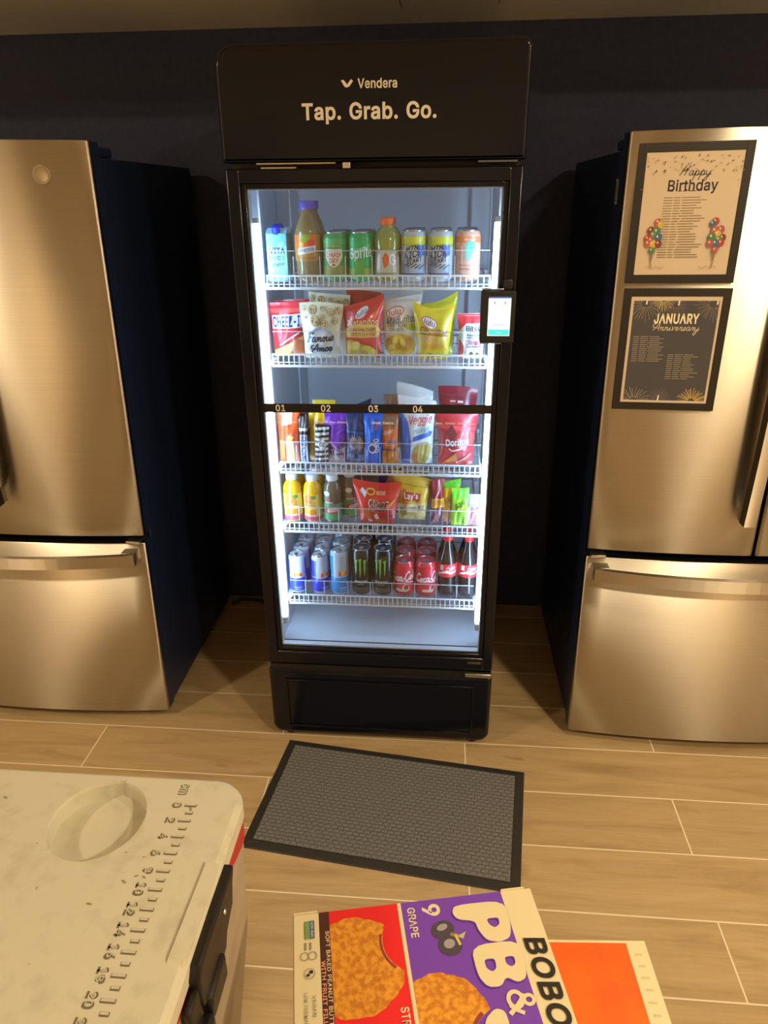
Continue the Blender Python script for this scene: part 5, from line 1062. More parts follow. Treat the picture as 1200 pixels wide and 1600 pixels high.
t2 = copy_tree(t); t2.location = (-.2, .158, z5); t2.rotation_euler = (0, 0, .75); tag(t2, 'slim blue and silver energy can beside the taller light blue one', 'can', 'slim blue and silver cans')
row_behind(t2, .056, ['slim blue and silver can behind the one beside the light blue can', 'slim blue and silver can third in the column beside the light blue can'], 'can', 'slim blue and silver cans', dx=.001)
r, h = .029, .156
t = make_can('energy_drink_can', r, h, 'a8b8c8', bull(r, h, '2f8ac8', 'a8b4bc'))
place(t, -.136, .158, z5, 'taller slim light blue energy can with a red emblem on the bottom shelf', 'can', 'slim light blue cans', rot=.45)
row_behind(t, .062, ['light blue slim can behind the front light blue one', 'third light blue slim can, at the back of its column'], 'can', 'slim light blue cans', dx=-.001)
r, h = .0325, .162
def claw():
    out = []
    for x, dz, l in ((-.016, 0, .052), (-.003, .004, .064), (.011, 0, .056)):
        out.append((poly((x-.004, .128+dz), (x+.006, .131+dz), (x+.004, .118), (x+.0035, .128-l*.6), (x+.0005, .128-l), (x-.0015, .128-l*.5), (x-.001, .116)), G('6fae3c')))
    return out
it = [(text('MONSTER', 0, .052, .042, .009, bold=.04), G('cfcfcf')), (text('ENERGY', 0, .043, .024, .0045, bold=.03), G('9a9a9a')), (rect(-.024, .014, .024, .032), G('4a4238'))]+claw()
t = make_can('energy_drink_can', r, h, '17181a', it, rough=.25)
place(t, -.066, .164, z5, 'tall black can with a green claw mark, beside the light blue can', 'can', 'tall black cans')
row_behind(t, .070, ['tall black can behind the claw marked one beside the light blue can', 'third tall black can in the column beside the light blue can'], 'can', 'tall black cans')
t2 = copy_tree(t); t2.location = (.0025, .164, z5); t2.rotation_euler = (0, 0, -.15); tag(t2, 'tall black can with a green claw mark, beside the red cola can', 'can', 'tall black cans')
row_behind(t2, .070, ['tall black can behind the claw marked one beside the red cola', 'third tall black can in the column beside the red cola'], 'can', 'tall black cans')
r, h = .0325, .122
def cola(): return [(rect(-PI*r, .014, PI*r, .106), G('d02a3a')), (fit(hand('Coca-Cola', 0, 0, 1, .17), .004, .074, .100, .034, rot=.12), W_), (poly((-.06, .056), (-.02, .060), (.04, .05), (.04, .053), (-.02, .064), (-.06, .060)), W_), (ell(.012, .034, .012, .013), G('e0cdb8')), (ell(.014, .036, .008, .009), G('b8343c')), (poly((-.022, .022), (.014, .020), (.016, .028), (-.02, .032)), G('d8c8b0')), (rect(-.03, .016, .03, .019), G('a82432'))]
t = make_can('soda_can', r, h, 'd02a3a', cola())
place(t, .0695, .166, z5, 'red cola can with white script, beside the black can', 'can', 'red cola cans', rot=-.15)
row_behind(t, .068, ['red cola can behind the front one beside the black can', 'third red cola can in the column beside the black can'], 'can', 'red cola cans')
t2 = copy_tree(t); t2.location = (.138, .166, z5); t2.rotation_euler = (0, 0, .35); tag(t2, 'red cola can with white script, beside the cola bottles', 'can', 'red cola cans')
row_behind(t2, .068, ['red cola can behind the front one beside the cola bottles', 'third red cola can in the column beside the cola bottles'], 'can', 'red cola cans')
r = .031
prof = [(r*.72, 0), (r*.92, .006), (r*.94, .02), (r*.86, .05), (r*.90, .066), (r, .082), (r, .108), (r*.93, .122), (r*.78, .140), (r*.55, .162), (r*.42, .184), (r*.40, .195)]
it = [(rect(-PI*r, .076, PI*r, .118), G('d83038')), (poly((-.030, .082), (-.006, .090), (.020, .086), (.020, .094), (-.006, .098), (-.030, .088)), W_), (text('Coke', .012, .106, .03, .014, rot=.2, shear=.4, bold=.03), W_), (rect(-.022, .100, -.012, .116), G('d8dce4')), (text('Cola', .018, .093, .024, .010, rot=.2, shear=.4, bold=.03), W_)]
t = make_bottle('cola_bottle', prof, '241a1a', [(.0145, 0), (.016, .002), (.016, .014), (.0145, .016), (.0005, .016)], 'c8202c', (.074, .119, 'd83038', it), rough=.1, capz=.192)
place(t, .205, .168, z5, 'dark cola bottle with a red label, beside the red cola cans', 'bottle', 'cola bottles')
row_behind(t, .066, ['cola bottle behind the one beside the red cola cans'], 'bottle', 'cola bottles')
t2 = copy_tree(t); t2.location = (.2705, .168, z5); tag(t2, 'dark cola bottle with a red label, last on the bottom shelf', 'bottle', 'cola bottles')
row_behind(t2, .066, ['cola bottle behind the last one on the bottom shelf'], 'bottle', 'cola bottles')
# shelf dividers (thin clear plates with a pale front edge), parts of the machine
for k, xs in DIV.items():
    zs = SURF[k]
    sh_ = [o for o in vend.children if o.name.startswith('shelf')][k]
    for x in xs:
        d = MB(); d.box((x-.0011, RAILY+.0066, zs), (x+.0011, RAILY+.0095, zs+.066), M('c9d0d6', .35)); d.build('divider', sh_)

# ------------------------------------------------------------------ refrigerators
def refrigerator(x_near, side, tilt, name_label, yE=0.06, sag=.032):
    """french door refrigerator 0.91 m wide. side=-1: stands left of x_near, +1: right. Local x measured from the visible corner."""
    root = empty('refrigerator', (x_near, 0, 0), (0, tilt, 0), label=name_label, cat='refrigerator')
    Wd = 0.912
    def X(t): return side*t           # t: distance from the near side
    def yf(t):
        q = (t-Wd/2)/(Wd/2); return yE-sag*(1-q*q)
    def slab(t0, t1, z0, z1, name, parent):
        n = 18; bev = .010
        ts = [t0+(t1-t0)*(1-math.cos(PI*i/n))/2 for i in range(n+1)]
        outline = []
        for i in range(5): a = PI/2*i/4; outline.append((t0+bev*(1-math.sin(a)), yf(t0)+bev*(1-math.cos(a)) if False else yf(t0)+bev*math.cos(a)))
        outline = [(t0, yf(t0)+.012), (t0+.001, yf(t0)+.006), (t0+.004, yf(t0)+.0015)]+[(t, yf(t)) for t in [t0+.009+(t1-t0-.018)*i/n for i in range(n+1)]]+[(t1-.004, yf(t1)+.0015), (t1-.001, yf(t1)+.006), (t1, yf(t1)+.012)]
        b = MB(); vs = []; fs = []
        zz = [(z0, .003), (z0+.003, 0), (z1-.003, 0), (z1, .003)]
        for z, dy in zz:
            for t, y in outline: vs.append((X(t), y+dy, z))
        m_ = len(outline)
        for j in range(3):
            for i in range(m_-1): fs.append((j*m_+i, j*m_+i+1, (j+1)*m_+i+1, (j+1)*m_+i))
        b.add(vs, fs, STEEL, True)
        # black door body behind the steel skin
        ya, yb = yE+.010, .112
        b.box((X(t0+.0006), yf(t0)+.011 if t0 < .1 else ya, z0+.001), (X(t1-.0006), yb, z1-.001), SIDE)
        top = [vs[3*m_+i] for i in range(m_)]+[(X(t1), ya, z1), (X(t0), ya, z1)]
        b.add(top, [tuple(range(len(top)))], BLACKM)
        bot = [vs[i] for i in range(m_)]+[(X(t1), ya, z0), (X(t0), ya, z0)]
        b.add(bot, [tuple(range(len(bot)))[::-1]], STEEL)
        return b.build(name, parent, recalc=True)
    c_ = MB(); c_.box((X(.006), .122, .03), (X(Wd-.006), .82, 1.735), SIDE, .004)
    c_.box((X(.01), .112, .05), (X(Wd-.01), .1225, 1.72), M('050506', .7))
    c_.build('case', root)
    hc = MB(); hc.box((X(.004), .085, 1.736), (X(.060), .20, 1.760), SIDE, .006); hc.build('hinge_cover', root)
    for t in (.07, Wd-.07):
        for yy in (.16, .76):
            f_ = MB(); f_.lathe([(.020, .001), (.020, .032)], BLACKM, (X(t), yy, 0), 14); f_.build('foot', root)
    d1 = slab(0.0, .4525, .697, 1.770, 'door', root)
    d2 = slab(.4595, Wd, .697, 1.770, 'door', root)
    dr = slab(0.0, Wd, .032, .672, 'freezer_drawer', root)
    hp = MB(); hp.box((X(.012), .045, .6745), (X(.055), .10, .683), M('b8b4aa', .35, metal=1.0), .001); tag(hp.build('hinge', root), 'small metal hinge plate')
    # drawer handle, bowed bar on two posts
    h = MB(); n = 24; t0, t1 = .020, Wd-.020
    def bar(fpos, hh, th):
        vs = []; fs = []
        for i in range(n+1):
            x, y, z = fpos(i/n)
            for dy, dz in ((0, -hh), (0, hh), (th, hh), (th, -hh)): vs.append((x, y+dy, z+dz))
        for i in range(n):
            for k in range(4): k2 = (k+1) % 4; fs.append((i*4+k, i*4+k2, (i+1)*4+k2, (i+1)*4+k))
        fs += [(0, 1, 2, 3), (n*4+3, n*4+2, n*4+1, n*4)]
        return vs, fs
    vs, fs = bar(lambda q: (X(t0+(t1-t0)*q), yE-.050-.058*(1-(2*q-1)**2), .636), .0185, .016)
    h.add(vs, fs, STEEL)
    for t in (t0+.022, t1-.022): h.box((X(t-.022), yE-.040, .622), (X(t+.022), yf(t)+.004, .655), STEEL, .002)
    h.build('handle', dr, recalc=True)
    # door handles beside the centre seam
    for dd, t in ((d1, .405), (d2, .507)):
        h = MB(); vs = []; fs = []
        za, zb = .81, 1.66
        for i in range(n+1):
            q = i/n; z = za+(zb-za)*q; y = yf(t)-.052-.018*(1-(2*q-1)**2)
            for dx, dy in ((-.015, 0), (.015, 0), (.015, .034), (-.015, .034)): vs.append((X(t)+dx, y+dy, z))
        for i in range(n):
            for k in range(4): k2 = (k+1) % 4; fs.append((i*4+k, i*4+k2, (i+1)*4+k2, (i+1)*4+k))
        fs += [(0, 1, 2, 3), (n*4+3, n*4+2, n*4+1, n*4)]
        h.add(vs, [f_ for q, f_ in enumerate(fs) if q % 4 == 0 or q >= 4*n], STEEL); h.add(vs, [f_ for q, f_ in enumerate(fs) if q % 4 and q < 4*n], M('2a2620', .35, metal=.6))
        for z in (za+.022, zb-.022): h.box((X(t)-.013, yf(t)-.042, z-.022), (X(t)+.013, yf(t)+.004, z+.022), STEEL, .002)
        h.build('handle', dd, recalc=True)
    return root, d1, yf, X
frL, dL, yfL, XLf = refrigerator(-0.732, -1, R(1.0), 'stainless french door refrigerator standing left of the vending fridge')
frR, dR, yfR, XRf = refrigerator(0.614, 1, R(-0.76), 'stainless french door refrigerator with two framed posters, right of the vending fridge')
# round emblem on the left door
bg = MB(); t = .124
bg.lathe([(.0225, 0), (.0225, .0012), (.0205, .0022), (.0195, .0014), (.0005, .0014)], M('a5957a', .5, metal=.5), (0, 0, 0), 32)
prints(bg, [(ring(0, 0, .0185, .0185, .0012), M('8a7c66', .4, metal=1.0))], lambda u, v, o: (u, v, .0016+o))
bo = bg.build('emblem', dL, loc=(XLf(t), yfL(t)-.0003, 1.693), rot=(R(90), 0, R(5.8)))
tag(bo, 'round silver emblem')
# barcode sticker on the case side of the right refrigerator
st = MB(); st.box((-.0008, .150, 1.615), (.0, .172, 1.672), M('8f929a', .6))
for i in range(9): st.box((-.0012, .153, 1.622+i*.005), (-.0006, .168, 1.6243+i*.005), M('2a2c34', .6))
tag(st.build('sticker', frR, loc=(XRf(.006), 0, 0)), 'small grey barcode sticker')

# ------------------------------------------------------------------ framed posters on the right refrigerator
def R_front(t, z): return (XRf(t), yfR(t), z)
def pt_mat(h): return M(h, .65, spec=.25)
def poster(z0, z1, t0, t1, shear_x, label):
    root = empty('framed_poster', (0, 0, 0), label=label, cat='poster')
    # magnet frame follows the gently bowed door: placed on the chord of the two edges
    xa, xb = XRf(t0), XRf(t1); ya, yb = yfR(t0), yfR(t1)
    ang = math.atan2(yb-ya, xb-xa)
    w_ = math.hypot(xb-xa, yb-ya); h = z1-z0
    m_door = Matrix.Translation((0.614, 0, 0)) @ Matrix.Rotation(R(-.76), 4, 'Y')
    mw = m_door @ Matrix.Translation((xa, ya-.0045, z0)) @ Matrix.Rotation(ang, 4, 'Z')
    root.matrix_world = mw
    f_ = MB(); fr_ = .0195
    frame(f_, (0, 0, w_, h), (fr_, fr_, w_-fr_, h-fr_), -.004, .0005, M('1d1712', .45), .0012)
    f_.build('frame', root)
    return root, w_, h, fr_
rr = random.Random(11)
ps, w_, h, fr_ = poster(1.4365, 1.7435, .0235, .2745, 0, 'upper framed birthday poster with balloons and confetti on the right refrigerator')
b = MB(); paper = pt_mat('cdbca6'); b.box((fr_-.001, -.0022, fr_-.001), (w_-fr_+.001, .0003, h-fr_+.001), paper)
pw, ph_ = w_-2*fr_, h-2*fr_
dk_ = pt_mat('3c3a40'); it = []
# 'Happy' in pen strokes
W0 = w_
it.append((hand('Happy', W0/2-.030, h*.775, .020, .0019), pt_mat('3a4050')))
it.append((text('Birthday', W0/2+.003, h*.697, .110, .031, bold=.06), dk_))
# serif feet on the heading
for (x, y) in [(-.046, -.0085), (-.027, -.0085), (-.0165, -.0085), (-.004, -.0085), (.004, -.0085), (.0145, -.0085)]: it.append((rect(W0/2+.003+x-.004, h*.697+y-.0012, W0/2+.003+x+.004, h*.697+y+.0004), dk_))
for i in range(24):
    z = h*.62-i*h*.0186; x = W0*.27; ln = rr.uniform(.068, .098)
    seg = [(0, .020), (.023, .023+rr.uniform(.010, .018))]; seg.append((seg[-1][1]+.004, ln))
    for a, q in seg: it.append((rect(x+a, z, x+q, z+.0017), pt_mat('8a7a66')))
for i in range(70):
    a = rr.uniform(.06, .94); top = rr.uniform(0, .14)+(.16*rr.random()**2 if a < .2 or a > .85 else 0)
    x = W0*a; z = h-fr_-.006-top*h*.85; q = rr.uniform(.0009, .0019)
    it.append((ell(x, z, q*1.5, q*.8, rr.uniform(0, 3), 6), pt_mat(rr.choice(['7a6a4a', 'a08a54', '4a4a44', 'b89a5a']))))
BC = ['a84a42', 'b06058', '4f7f5a', '4a6a88', 'c8ae50', '5f8a5c', 'a85a62', '7f4440']
for sgn, bx in ((1, W0*.205), (-1, W0*.795)):
    for k, (dx, dz, q) in enumerate([(.010, .098, .008), (.016, .093, .007), (-.004, .080, .0085), (.009, .078, .009), (.002, .070, .008), (-.010, .062, .008), (.014, .064, .009), (-.002, .058, .008), (-.008, .051, .008), (.004, .050, .008), (.016, .050, .008), (.003, .035, .007)]):
        it.append((stroke([(bx+sgn*dx, h*.13+dz-.01), (bx+sgn*.004, h*.13+.012)], .0006), pt_mat('9a8a70')))
        it.append((ell(bx+sgn*dx, h*.13+dz, q, q*1.15, 0, 12), pt_mat(BC[(k*3+(sgn > 0)) % 8])))
        it.append((ell(bx+sgn*dx-.002, h*.13+dz+.003, q*.25, q*.35, .4, 7), pt_mat('e0c8b0')))
    it.append((stroke([(bx+sgn*.004, h*.13+.03), (bx+sgn*.003, h*.13+.01), (bx+sgn*.006, h*.13-.004)], .002), pt_mat('8a6a4a')))
    it.append((stroke([(bx-sgn*.006+sgn*.005*i, h*.118+.003*math.sin(i*1.7)) for i in range(9)], .0009), pt_mat('8a7a60')))
prints(b, it, front(-.0022), base=.0002, step=.00002)
tag(b.build('printed_sheet', ps), 'cream sheet headed Happy Birthday')
ps, w_, h, fr_ = poster(1.118, 1.424, .0255, .2770, 0, 'lower framed dark poster with fireworks on the right refrigerator')
b = MB(); b.box((fr_-.001, -.0022, fr_-.001), (w_-fr_+.001, .0003, h-fr_+.001), paper)
it = []; sx0, sx1, sz0, sz1 = fr_+.007, w_-fr_-.006, fr_+.006, h-fr_-.010
it.append((rect(sx0, sz0, sx1, sz1), pt_mat('4c4a4e')))
def burst(cx, cz, rad, n, col, wd=.0011, a0=0, a1=2*PI, inner=.25):
    out = []
    for i in range(n):
        a = a0+(a1-a0)*i/n+rr.uniform(-.05, .05); l = rad*rr.uniform(.75, 1.0)
        out += stroke([(cx+inner*l*math.cos(a), cz+inner*l*math.sin(a)), (cx+.65*l*math.cos(a), cz+.65*l*math.sin(a)), (cx+l*math.cos(a), cz+l*math.sin(a)-.06*l)], wd*rr.uniform(.8, 1.5))
    return (clip(out, sx0, sx1, sz0, sz1), pt_mat(col))
it += [burst(sx0+.028, sz1-.006, .046, 26, '8f8478'), burst(sx0+.070, sz1+.004, .030, 22, 'a89a62', a0=PI), burst(sx0+.100, sz1-.010, .028, 40, '7a6c6a', .0005), burst(sx1-.014, sz1-.008, .046, 26, '857670'), burst(sx0+.026, sz0-.004, .044, 26, '968a82'), burst(sx0+.086, sz0+.004, .034, 40, '7a7070', .0005), burst(sx1-.032, sz0-.002, .040, 34, 'c0a860', .0014)]
for x, z in ((sx0+.030, sz1-.003), (sx0+.106, sz1-.005), (sx1-.005, sz1-.003), (sx0+.086, sz0+.006)): it.append((clip(poly((x-.002, z-.006), (x+.002, z-.006), (x+.003, z+.006), (x, z+.009)), sx0, sx1, sz0, sz1), pt_mat('e8dcc0')))
it.append((text('JANUARY', W0/2+.006, h*.762, .106, .025, bold=.085), pt_mat('f0e4c4')))
it.append((hand('Anniversary', W0/2-.047, h*.668, .0185, .0013), pt_mat('d8ccb0')))
def lines(x, z, n, lo, hi, step):
    for i in range(n):
        ln = rr.uniform(lo, hi); q = rr.uniform(.014, .020)
        it.append((rect(x, z-i*step, x+.014, z-i*step+.0012), pt_mat('b0a492'))); it.append((rect(x+.017, z-i*step, x+.017+q, z-i*step+.0012), pt_mat('b0a492'))); it.append((rect(x+.020+q, z-i*step, x+ln, z-i*step+.0012), pt_mat('b0a492')))
lines(sx0+.008, h*.615, 13, .060, .078, .0051)
lines(sx0+.096, h*.470, 13, .052, .080, .0051)
prints(b, it, front(-.0022), base=.0002, step=.00002)
tag(b.build('printed_sheet', ps), 'dark sheet headed JANUARY')

# ------------------------------------------------------------------ door mat
md = empty('door_mat', (0.0555, -0.2775, 0), (0, 0, R(-6.9)), label='grey ribbed carpet mat with a black rubber border lying before the vending fridge', cat='mat')
ML, MW = .761, .432
b = MB()
def ringpts(l, w2): return [(-l, -w2), (l, -w2), (l, w2), (-l, w2)]
o1, o2, o3, o4 = ringpts(ML/2, MW/2), ringpts(ML/2-.004, MW/2-.004), ringpts(ML/2-.026, MW/2-.026), ringpts(ML/2-.028, MW/2-.028)
vs = [(x, y, .0005) for x, y in o1]+[(x, y, .004) for x, y in o2]+[(x, y, .007) for x, y in o3]+[(x, y, .006) for x, y in o4]
fs = [(j*4+i, j*4+(i+1) % 4, (j+1)*4+(i+1) % 4, (j+1)*4+i) for j in range(3) for i in range(4)]+[(3, 2, 1, 0), (12, 13, 14, 15)]
b.add(vs, fs, mat_noise('black_rubber', '211f1d', '2a2725', 200, .7, .1)); b.build('rubber_border', md)
b = MB(); b.box((-ML/2+.0275, -MW/2+.0275, .0062), (ML/2-.0275, MW/2-.0275, .0095), mat_mat(), .0015); tag(b.build('carpet', md), 'grey brown ribbed carpet field')

# ------------------------------------------------------------------ power cord by the wall
b = MB(); b.tube([(-.72, .80, .012), (-.69, .835, .016), (-.65, .845, .010), (-.60, .84, .008), (-.54, .80, .008), (-.47, .79, .008), (-.40, .79, .010)], .007, M('1c1a1a', .5), 8)
tag(b.build('power_cord'), 'dark power cord on the floor at the wall, left of the vending fridge', 'cord')

# ------------------------------------------------------------------ cooler in the foreground
ZT = 1.04
ck = empty('ice_chest', (0, 0, 0), label='off white ice chest with a ruler moulded in its lid, in the left foreground', cat='cooler')
lidm = mat_noise('dirty_white_plastic', 'bcb7a1', 'c8c3ae', 38, .5, .03, detail=6, lo=.32, hi=.48)
X1, Y1 = -.027, -1.236
X0, Y0 = -.60, -1.60
def rr2(x0, y0, x1, y1, r, n=8): return rrect(x0, y0, x1, y1, (r, r, r, r), n)
top = rr2(X0+.006, Y0+.006, X1-.006, Y1-.006, .032)
cx, cy, rc = -.1725, -1.3015, .0495
hole = []
for k in range(48):
    a = PI/2+.16+(2*PI-.32)*k/47; hole.append((cx+rc*math.cos(a), cy+rc*1.06*math.sin(a)))
hole += [(cx+.010, Y1-.007-.004), (cx-.006, Y1-.007-.004)]
lid = MB()
T = tri([top, hole])
vs = []; idx = {}; fs = []
for t in T:
    f = []
    for p in t:
        if p not in idx: idx[p] = len(vs); vs.append((p[0], p[1], ZT))
        f.append(idx[p])
    a, b_, c_ = (Vector(vs[i]) for i in f)
    if (b_-a).cross(c_-a).z < 0: f = f[::-1]
    fs.append(f)
lid.add(vs, fs, lidm)
# rim bevel and side
o_top = top; o_mid = rr2(X0, Y0, X1, Y1, .036); n = len(top)
vs = [(x, y, ZT) for x, y in o_top]+[(x, y, ZT-.002) for x, y in rr2(X0+.0025, Y0+.0025, X1-.0025, Y1-.0025, .034)]+[(x, y, ZT-.007) for x, y in o_mid]+[(x, y, ZT-.024) for x, y in o_mid]
for j_ in range(3): lid.add(vs, [(j_*n+i, (j_+1)*n+i, (j_+1)*n+(i+1) % n, j_*n+(i+1) % n) for i in range(n)], lidm, True)
lid.add([(x, y, ZT-.024) for x, y in o_mid], [tuple(range(n))[::-1]], lidm)
# cup well
m_ = len(hole); dp = .0205
hin = [(cx+(x-cx)*.965, cy+(y-cy)*.965) for x, y in hole]
vs = [(x, y, ZT) for x, y in hole]+[(x, y, ZT-.004) for x, y in [(cx+(x-cx)*.975, cy+(y-cy)*.975) for x, y in hole]]+[(x, y, ZT-dp) for x, y in hin]
for j_ in range(2): lid.add(vs, [(j_*m_+i, j_*m_+(i+1) % m_, (j_+1)*m_+(i+1) % m_, (j_+1)*m_+i) for i in range(m_)], lidm, True)
TT = tri([hin]); lid.add([(p[0], p[1], ZT-dp) for t in TT for p in t], [(3*i, 3*i+1, 3*i+2) for i in range(len(TT))], lidm)
# raised rib beside the latch
lid.add([(-.0415, -1.345, ZT+.0003), (-.030, -1.345, ZT-.001), (-.0285, -1.347, ZT-.004), (-.0285, -1.445, ZT-.004), (-.030, -1.448, ZT-.001), (-.0445, -1.446, ZT+.0003), (-.041, -1.347, ZT+.0035), (-.0295, -1.348, ZT+.0035), (-.0295, -1.444, ZT+.0035), (-.0435, -1.443, ZT+.0035)],
        [(6, 9, 8, 7), (0, 6, 7, 1), (1, 7, 2), (2, 7, 8, 3), (3, 8, 4), (9, 5, 4, 8), (0, 5, 9, 6)], lidm)
# ruler: raised figures and ticks, dirty edge shade and lit faces painted in
grime_shade = M('6f664f', .7); bright = M('bfbaa5', .5)
it = []; ruler = []
D = lambda k: -1.2775-(k-0)*.0101
def tiny(T, m): ruler.append((T, m))
nums = ['cm', '0', '2', '4', '6', '8', '10', '12', '14', '16', '18', '20', '22', '24']
xr = -.0955
tiny(text('cm', xr+.000, -1.2555, .0155, .0100, rot=-V, bold=.07), grime_shade); tiny(text('cm', xr+.0004, -1.2553, .0150, .0080, rot=-V, bold=.0), bright)
for i, s_ in enumerate(nums[1:]):
    y = -1.2765-i*.0202*.5*2*.5*2/2*1.0
y0r = -1.2770; st_ = .0169
ys = [-1.2770+0*0]
for i in range(13):
    y = -1.2770-.0203*i
    s_ = nums[1+i]
    wd = .0076 if len(s_) == 1 else .0140
    tiny(text(s_, xr, y-.0005, wd, .0102, rot=-V, bold=.09), grime_shade); tiny(text(s_, xr+.0004, y-.0003, wd*.80, .0066, rot=-V, bold=.01), bright)
    for xa, xb, yy in ((xr+.0085, xr+.0215, y), (xr+.0125, xr+.0205, y-.01015)):
        tiny(stroke([(xa, yy), (xb, yy)], .0040), grime_shade); tiny(stroke([(xa+.0005, yy+.0003), (xb-.0005, yy+.0003)], .0024), bright)
for k, (T, m) in enumerate(ruler):
    vs = [(p[0], p[1], ZT+.0004+(.0006 if m is bright else 0)) for t in T for p in t]
    lid.add(vs, [(3*i, 3*i+1, 3*i+2) for i in range(len(T))], m)
# dirt specks
sp_r = random.Random(3)
for i in range(26):
    x, y, q = sp_r.uniform(-.33, -.06), sp_r.uniform(-1.47, -1.25), sp_r.uniform(.0006, .0022)
    if math.hypot(x-cx, y-cy) < .056: continue
    T = ell(x, y, q*1.6, q*.6, sp_r.uniform(0, 3), 8); lid.add([(p[0], p[1], ZT+.0003) for t in T for p in t], [(3*i_, 3*i_+1, 3*i_+2) for i_ in range(len(T))], M('93866a', .8))
tag(lid.build('lid', ck), 'off white lid with a cup well and raised ruler')
# body
bd_ = MB(); bodym = mat_noise('cooler_body_plastic', 'a3937c', 'aa9a84', 30, .5)
o_a = rr2(X0+.002, Y0+.002, X1-.003, Y1-.003, .034); o_b = rr2(X0+.004, Y0+.004, X1-.010, Y1-.004, .036); o_c = rr2(X0+.03, Y0+.03, X1-.030, Y1-.03, .036)
zz = [(o_a, ZT-.0245), (o_a, ZT-.05), (o_b, .845), (o_c, .66)]
for (pa, za), (pb, zb) in zip(zz, zz[1:]):
    bd_.add([(x, y, za) for x, y in pa]+[(x, y, zb) for x, y in pb], [(n+i, n+(i+1) % n, (i+1) % n, i) for i in range(n)], bodym, False)
bd_.add([(x, y, .66) for x, y in o_c], [tuple(range(n))[::-1]], bodym); bd_.add([(x, y, ZT-.0245) for x, y in o_a], [tuple(range(n))], bodym)
bd_.build('body', ck)
# red band under the lid: thin along the side, deeper at the back corner
rb = MB(); redm = M('b02a2c', .45)
k0 = [i for i, p in enumerate(o_a) if p[0] > X1-.045 and p[1] > -1.5]
vs = []; 
pts_ = [(X1-.0022, -1.60), (X1-.0022, -1.50), (X1-.0022, -1.36), (X1-.0022, -1.30)]+[(x+.0012, y+.0006) for x, y in o_a if x > X1-.036 and y > Y1-.040]
for i, (x, y) in enumerate(pts_):
    dz = .012 if y < -1.46 else (.004 if y < -1.34 else .004+.026*min(1, (y+1.34)/.05)); vs += [(x, y, ZT-.0248), (x, y, ZT-.0248-dz)]
rb.add(vs, [(2*i, 2*i+1, 2*i+3, 2*i+2) for i in range(len(pts_)-1)], redm); tag(rb.build('gasket_band', ck), 'red band under the lid')
# latch
lt = MB(); rub = M('161412', .38)
prof_ = [(-1.338, 1.030), (-1.345, 1.018), (-1.352, .996), (-1.375, .985), (-1.382, .972), (-1.412, .968), (-1.430, .972), (-1.446, .985), (-1.448, 1.020), (-1.440, 1.031), (-1.39, 1.032)]
bm = bmesh.new()
a_ = [bm.verts.new((X1-.002, y, z)) for y, z in prof_]; b2 = [bm.verts.new((X1+.010, y, z)) for y, z in prof_]
bm.faces.new(a_); ft = bm.faces.new(b2[::-1])
for i in range(len(prof_)): k2 = (i+1) % len(prof_); bm.faces.new((a_[i], b2[i], b2[k2], a_[k2]))
bmesh.ops.recalc_face_normals(bm, faces=bm.faces)
bmesh.ops.bevel(bm, geom=[e for e in bm.edges if all(v in b2 for v in e.verts)], offset=.003, segments=2, profile=.5, affect='EDGES')
lt.addbm(bm, rub, True)
lt.box((X1+.002, -1.440, .955), (X1+.014, -1.395, .985), rub, .004)
lt.box((X1, -1.470, .962), (X1+.008, -1.446, 1.012), rub, .003)
lt.box((X1+.004, -1.463, .935), (X1+.016, -1.440, .970), rub, .004)
lt = sharp(lt.build('latch', ck), 40)
sb = MB(); sb.lathe([(.0028, 0), (.0022, .0016), (.0005, .002)], CHROME, (0, 0, 0), 10); sb.build('bolt', lt, loc=(X1+.0105, -1.378, 1.016), rot=(0, R(90), 0))
# low table that carries the ice chest
tb = empty('side_table', (0, 0, 0), label='plain dark table under the ice chest', cat='table')
wt = M('2a231c', .5)
b = MB(); b.box((-.55, -1.58, .63), (-.08, -1.28, .658), wt, .004); b.build('tabletop', tb)
for x in (-.53, -.10):
    for y in (-1.56, -1.30): b = MB(); b.box((x-.016, y-.016, 0), (x+.016, y+.016, .629), wt, .003); b.build('leg', tb)

# ------------------------------------------------------------------ cartons in the foreground
ZB = .93
u_ = Vector((.257, .053, 0)).normalized(); ang = math.atan2(u_.y, u_.x)
LA, LB, TH = .2625, .215, .042
pb = empty('snack_carton', (.031, -1.314, ZB-TH), (0, 0, ang), label='purple and red snack bar carton lying flat in the foreground, cookies printed on it', cat='carton')
# local: x 0..LA to the right, y 0..-LB toward the viewer
cr = M('dacda6', .55)
b = MB()
b.box((0, -LB, 0), (LA, 0, TH), cr, .0012, 1)
def flat(u, v, o): return (u, v, TH+o)
red = M('dc2326', .45); pur = M('7240b4', .45); cookie = mat_noise('baked_oat_print', 'bb7216', 'dc982a', 160, .6, 0, detail=4); jam = M('8a3a3c', .5); brown = M('4a241a', .5)
e = .0008
it = [(poly((.0385, -e), (.113, -e), (.113, -LB), (.0385, -LB)), red), (rect(.0275, -LB, .0385, -e), brown), (rect(.1125, -LB, .1165, -e), cr), (poly((.1165, -e), (.228, -e), (.232, -LB), (.1165, -LB)), pur)]
def ckie(cx, cy, r, bite, cut0):
    pts = []
    for k in range(60):
        a = 2*PI*k/60; q = r*(1+.015*math.sin(9*a)+.012*math.sin(17*a+1))
        x, y = cx+q*math.cos(a), cy+q*math.sin(a)
        dx, dy = x-bite[0], y-bite[1]; dd = math.hypot(dx, dy)
        if dd < bite[2]:
            # walk the bite edge
            x, y = bite[0]+dx/dd*bite[2], bite[1]+dy/dd*bite[2]
            # keep points that stay inside the cookie
            if math.hypot(x-cx, y-cy) > r: x, y = cx+(x-cx)*.98, cy+(y-cy)*.98
        pts.append((x, y))
    return pts
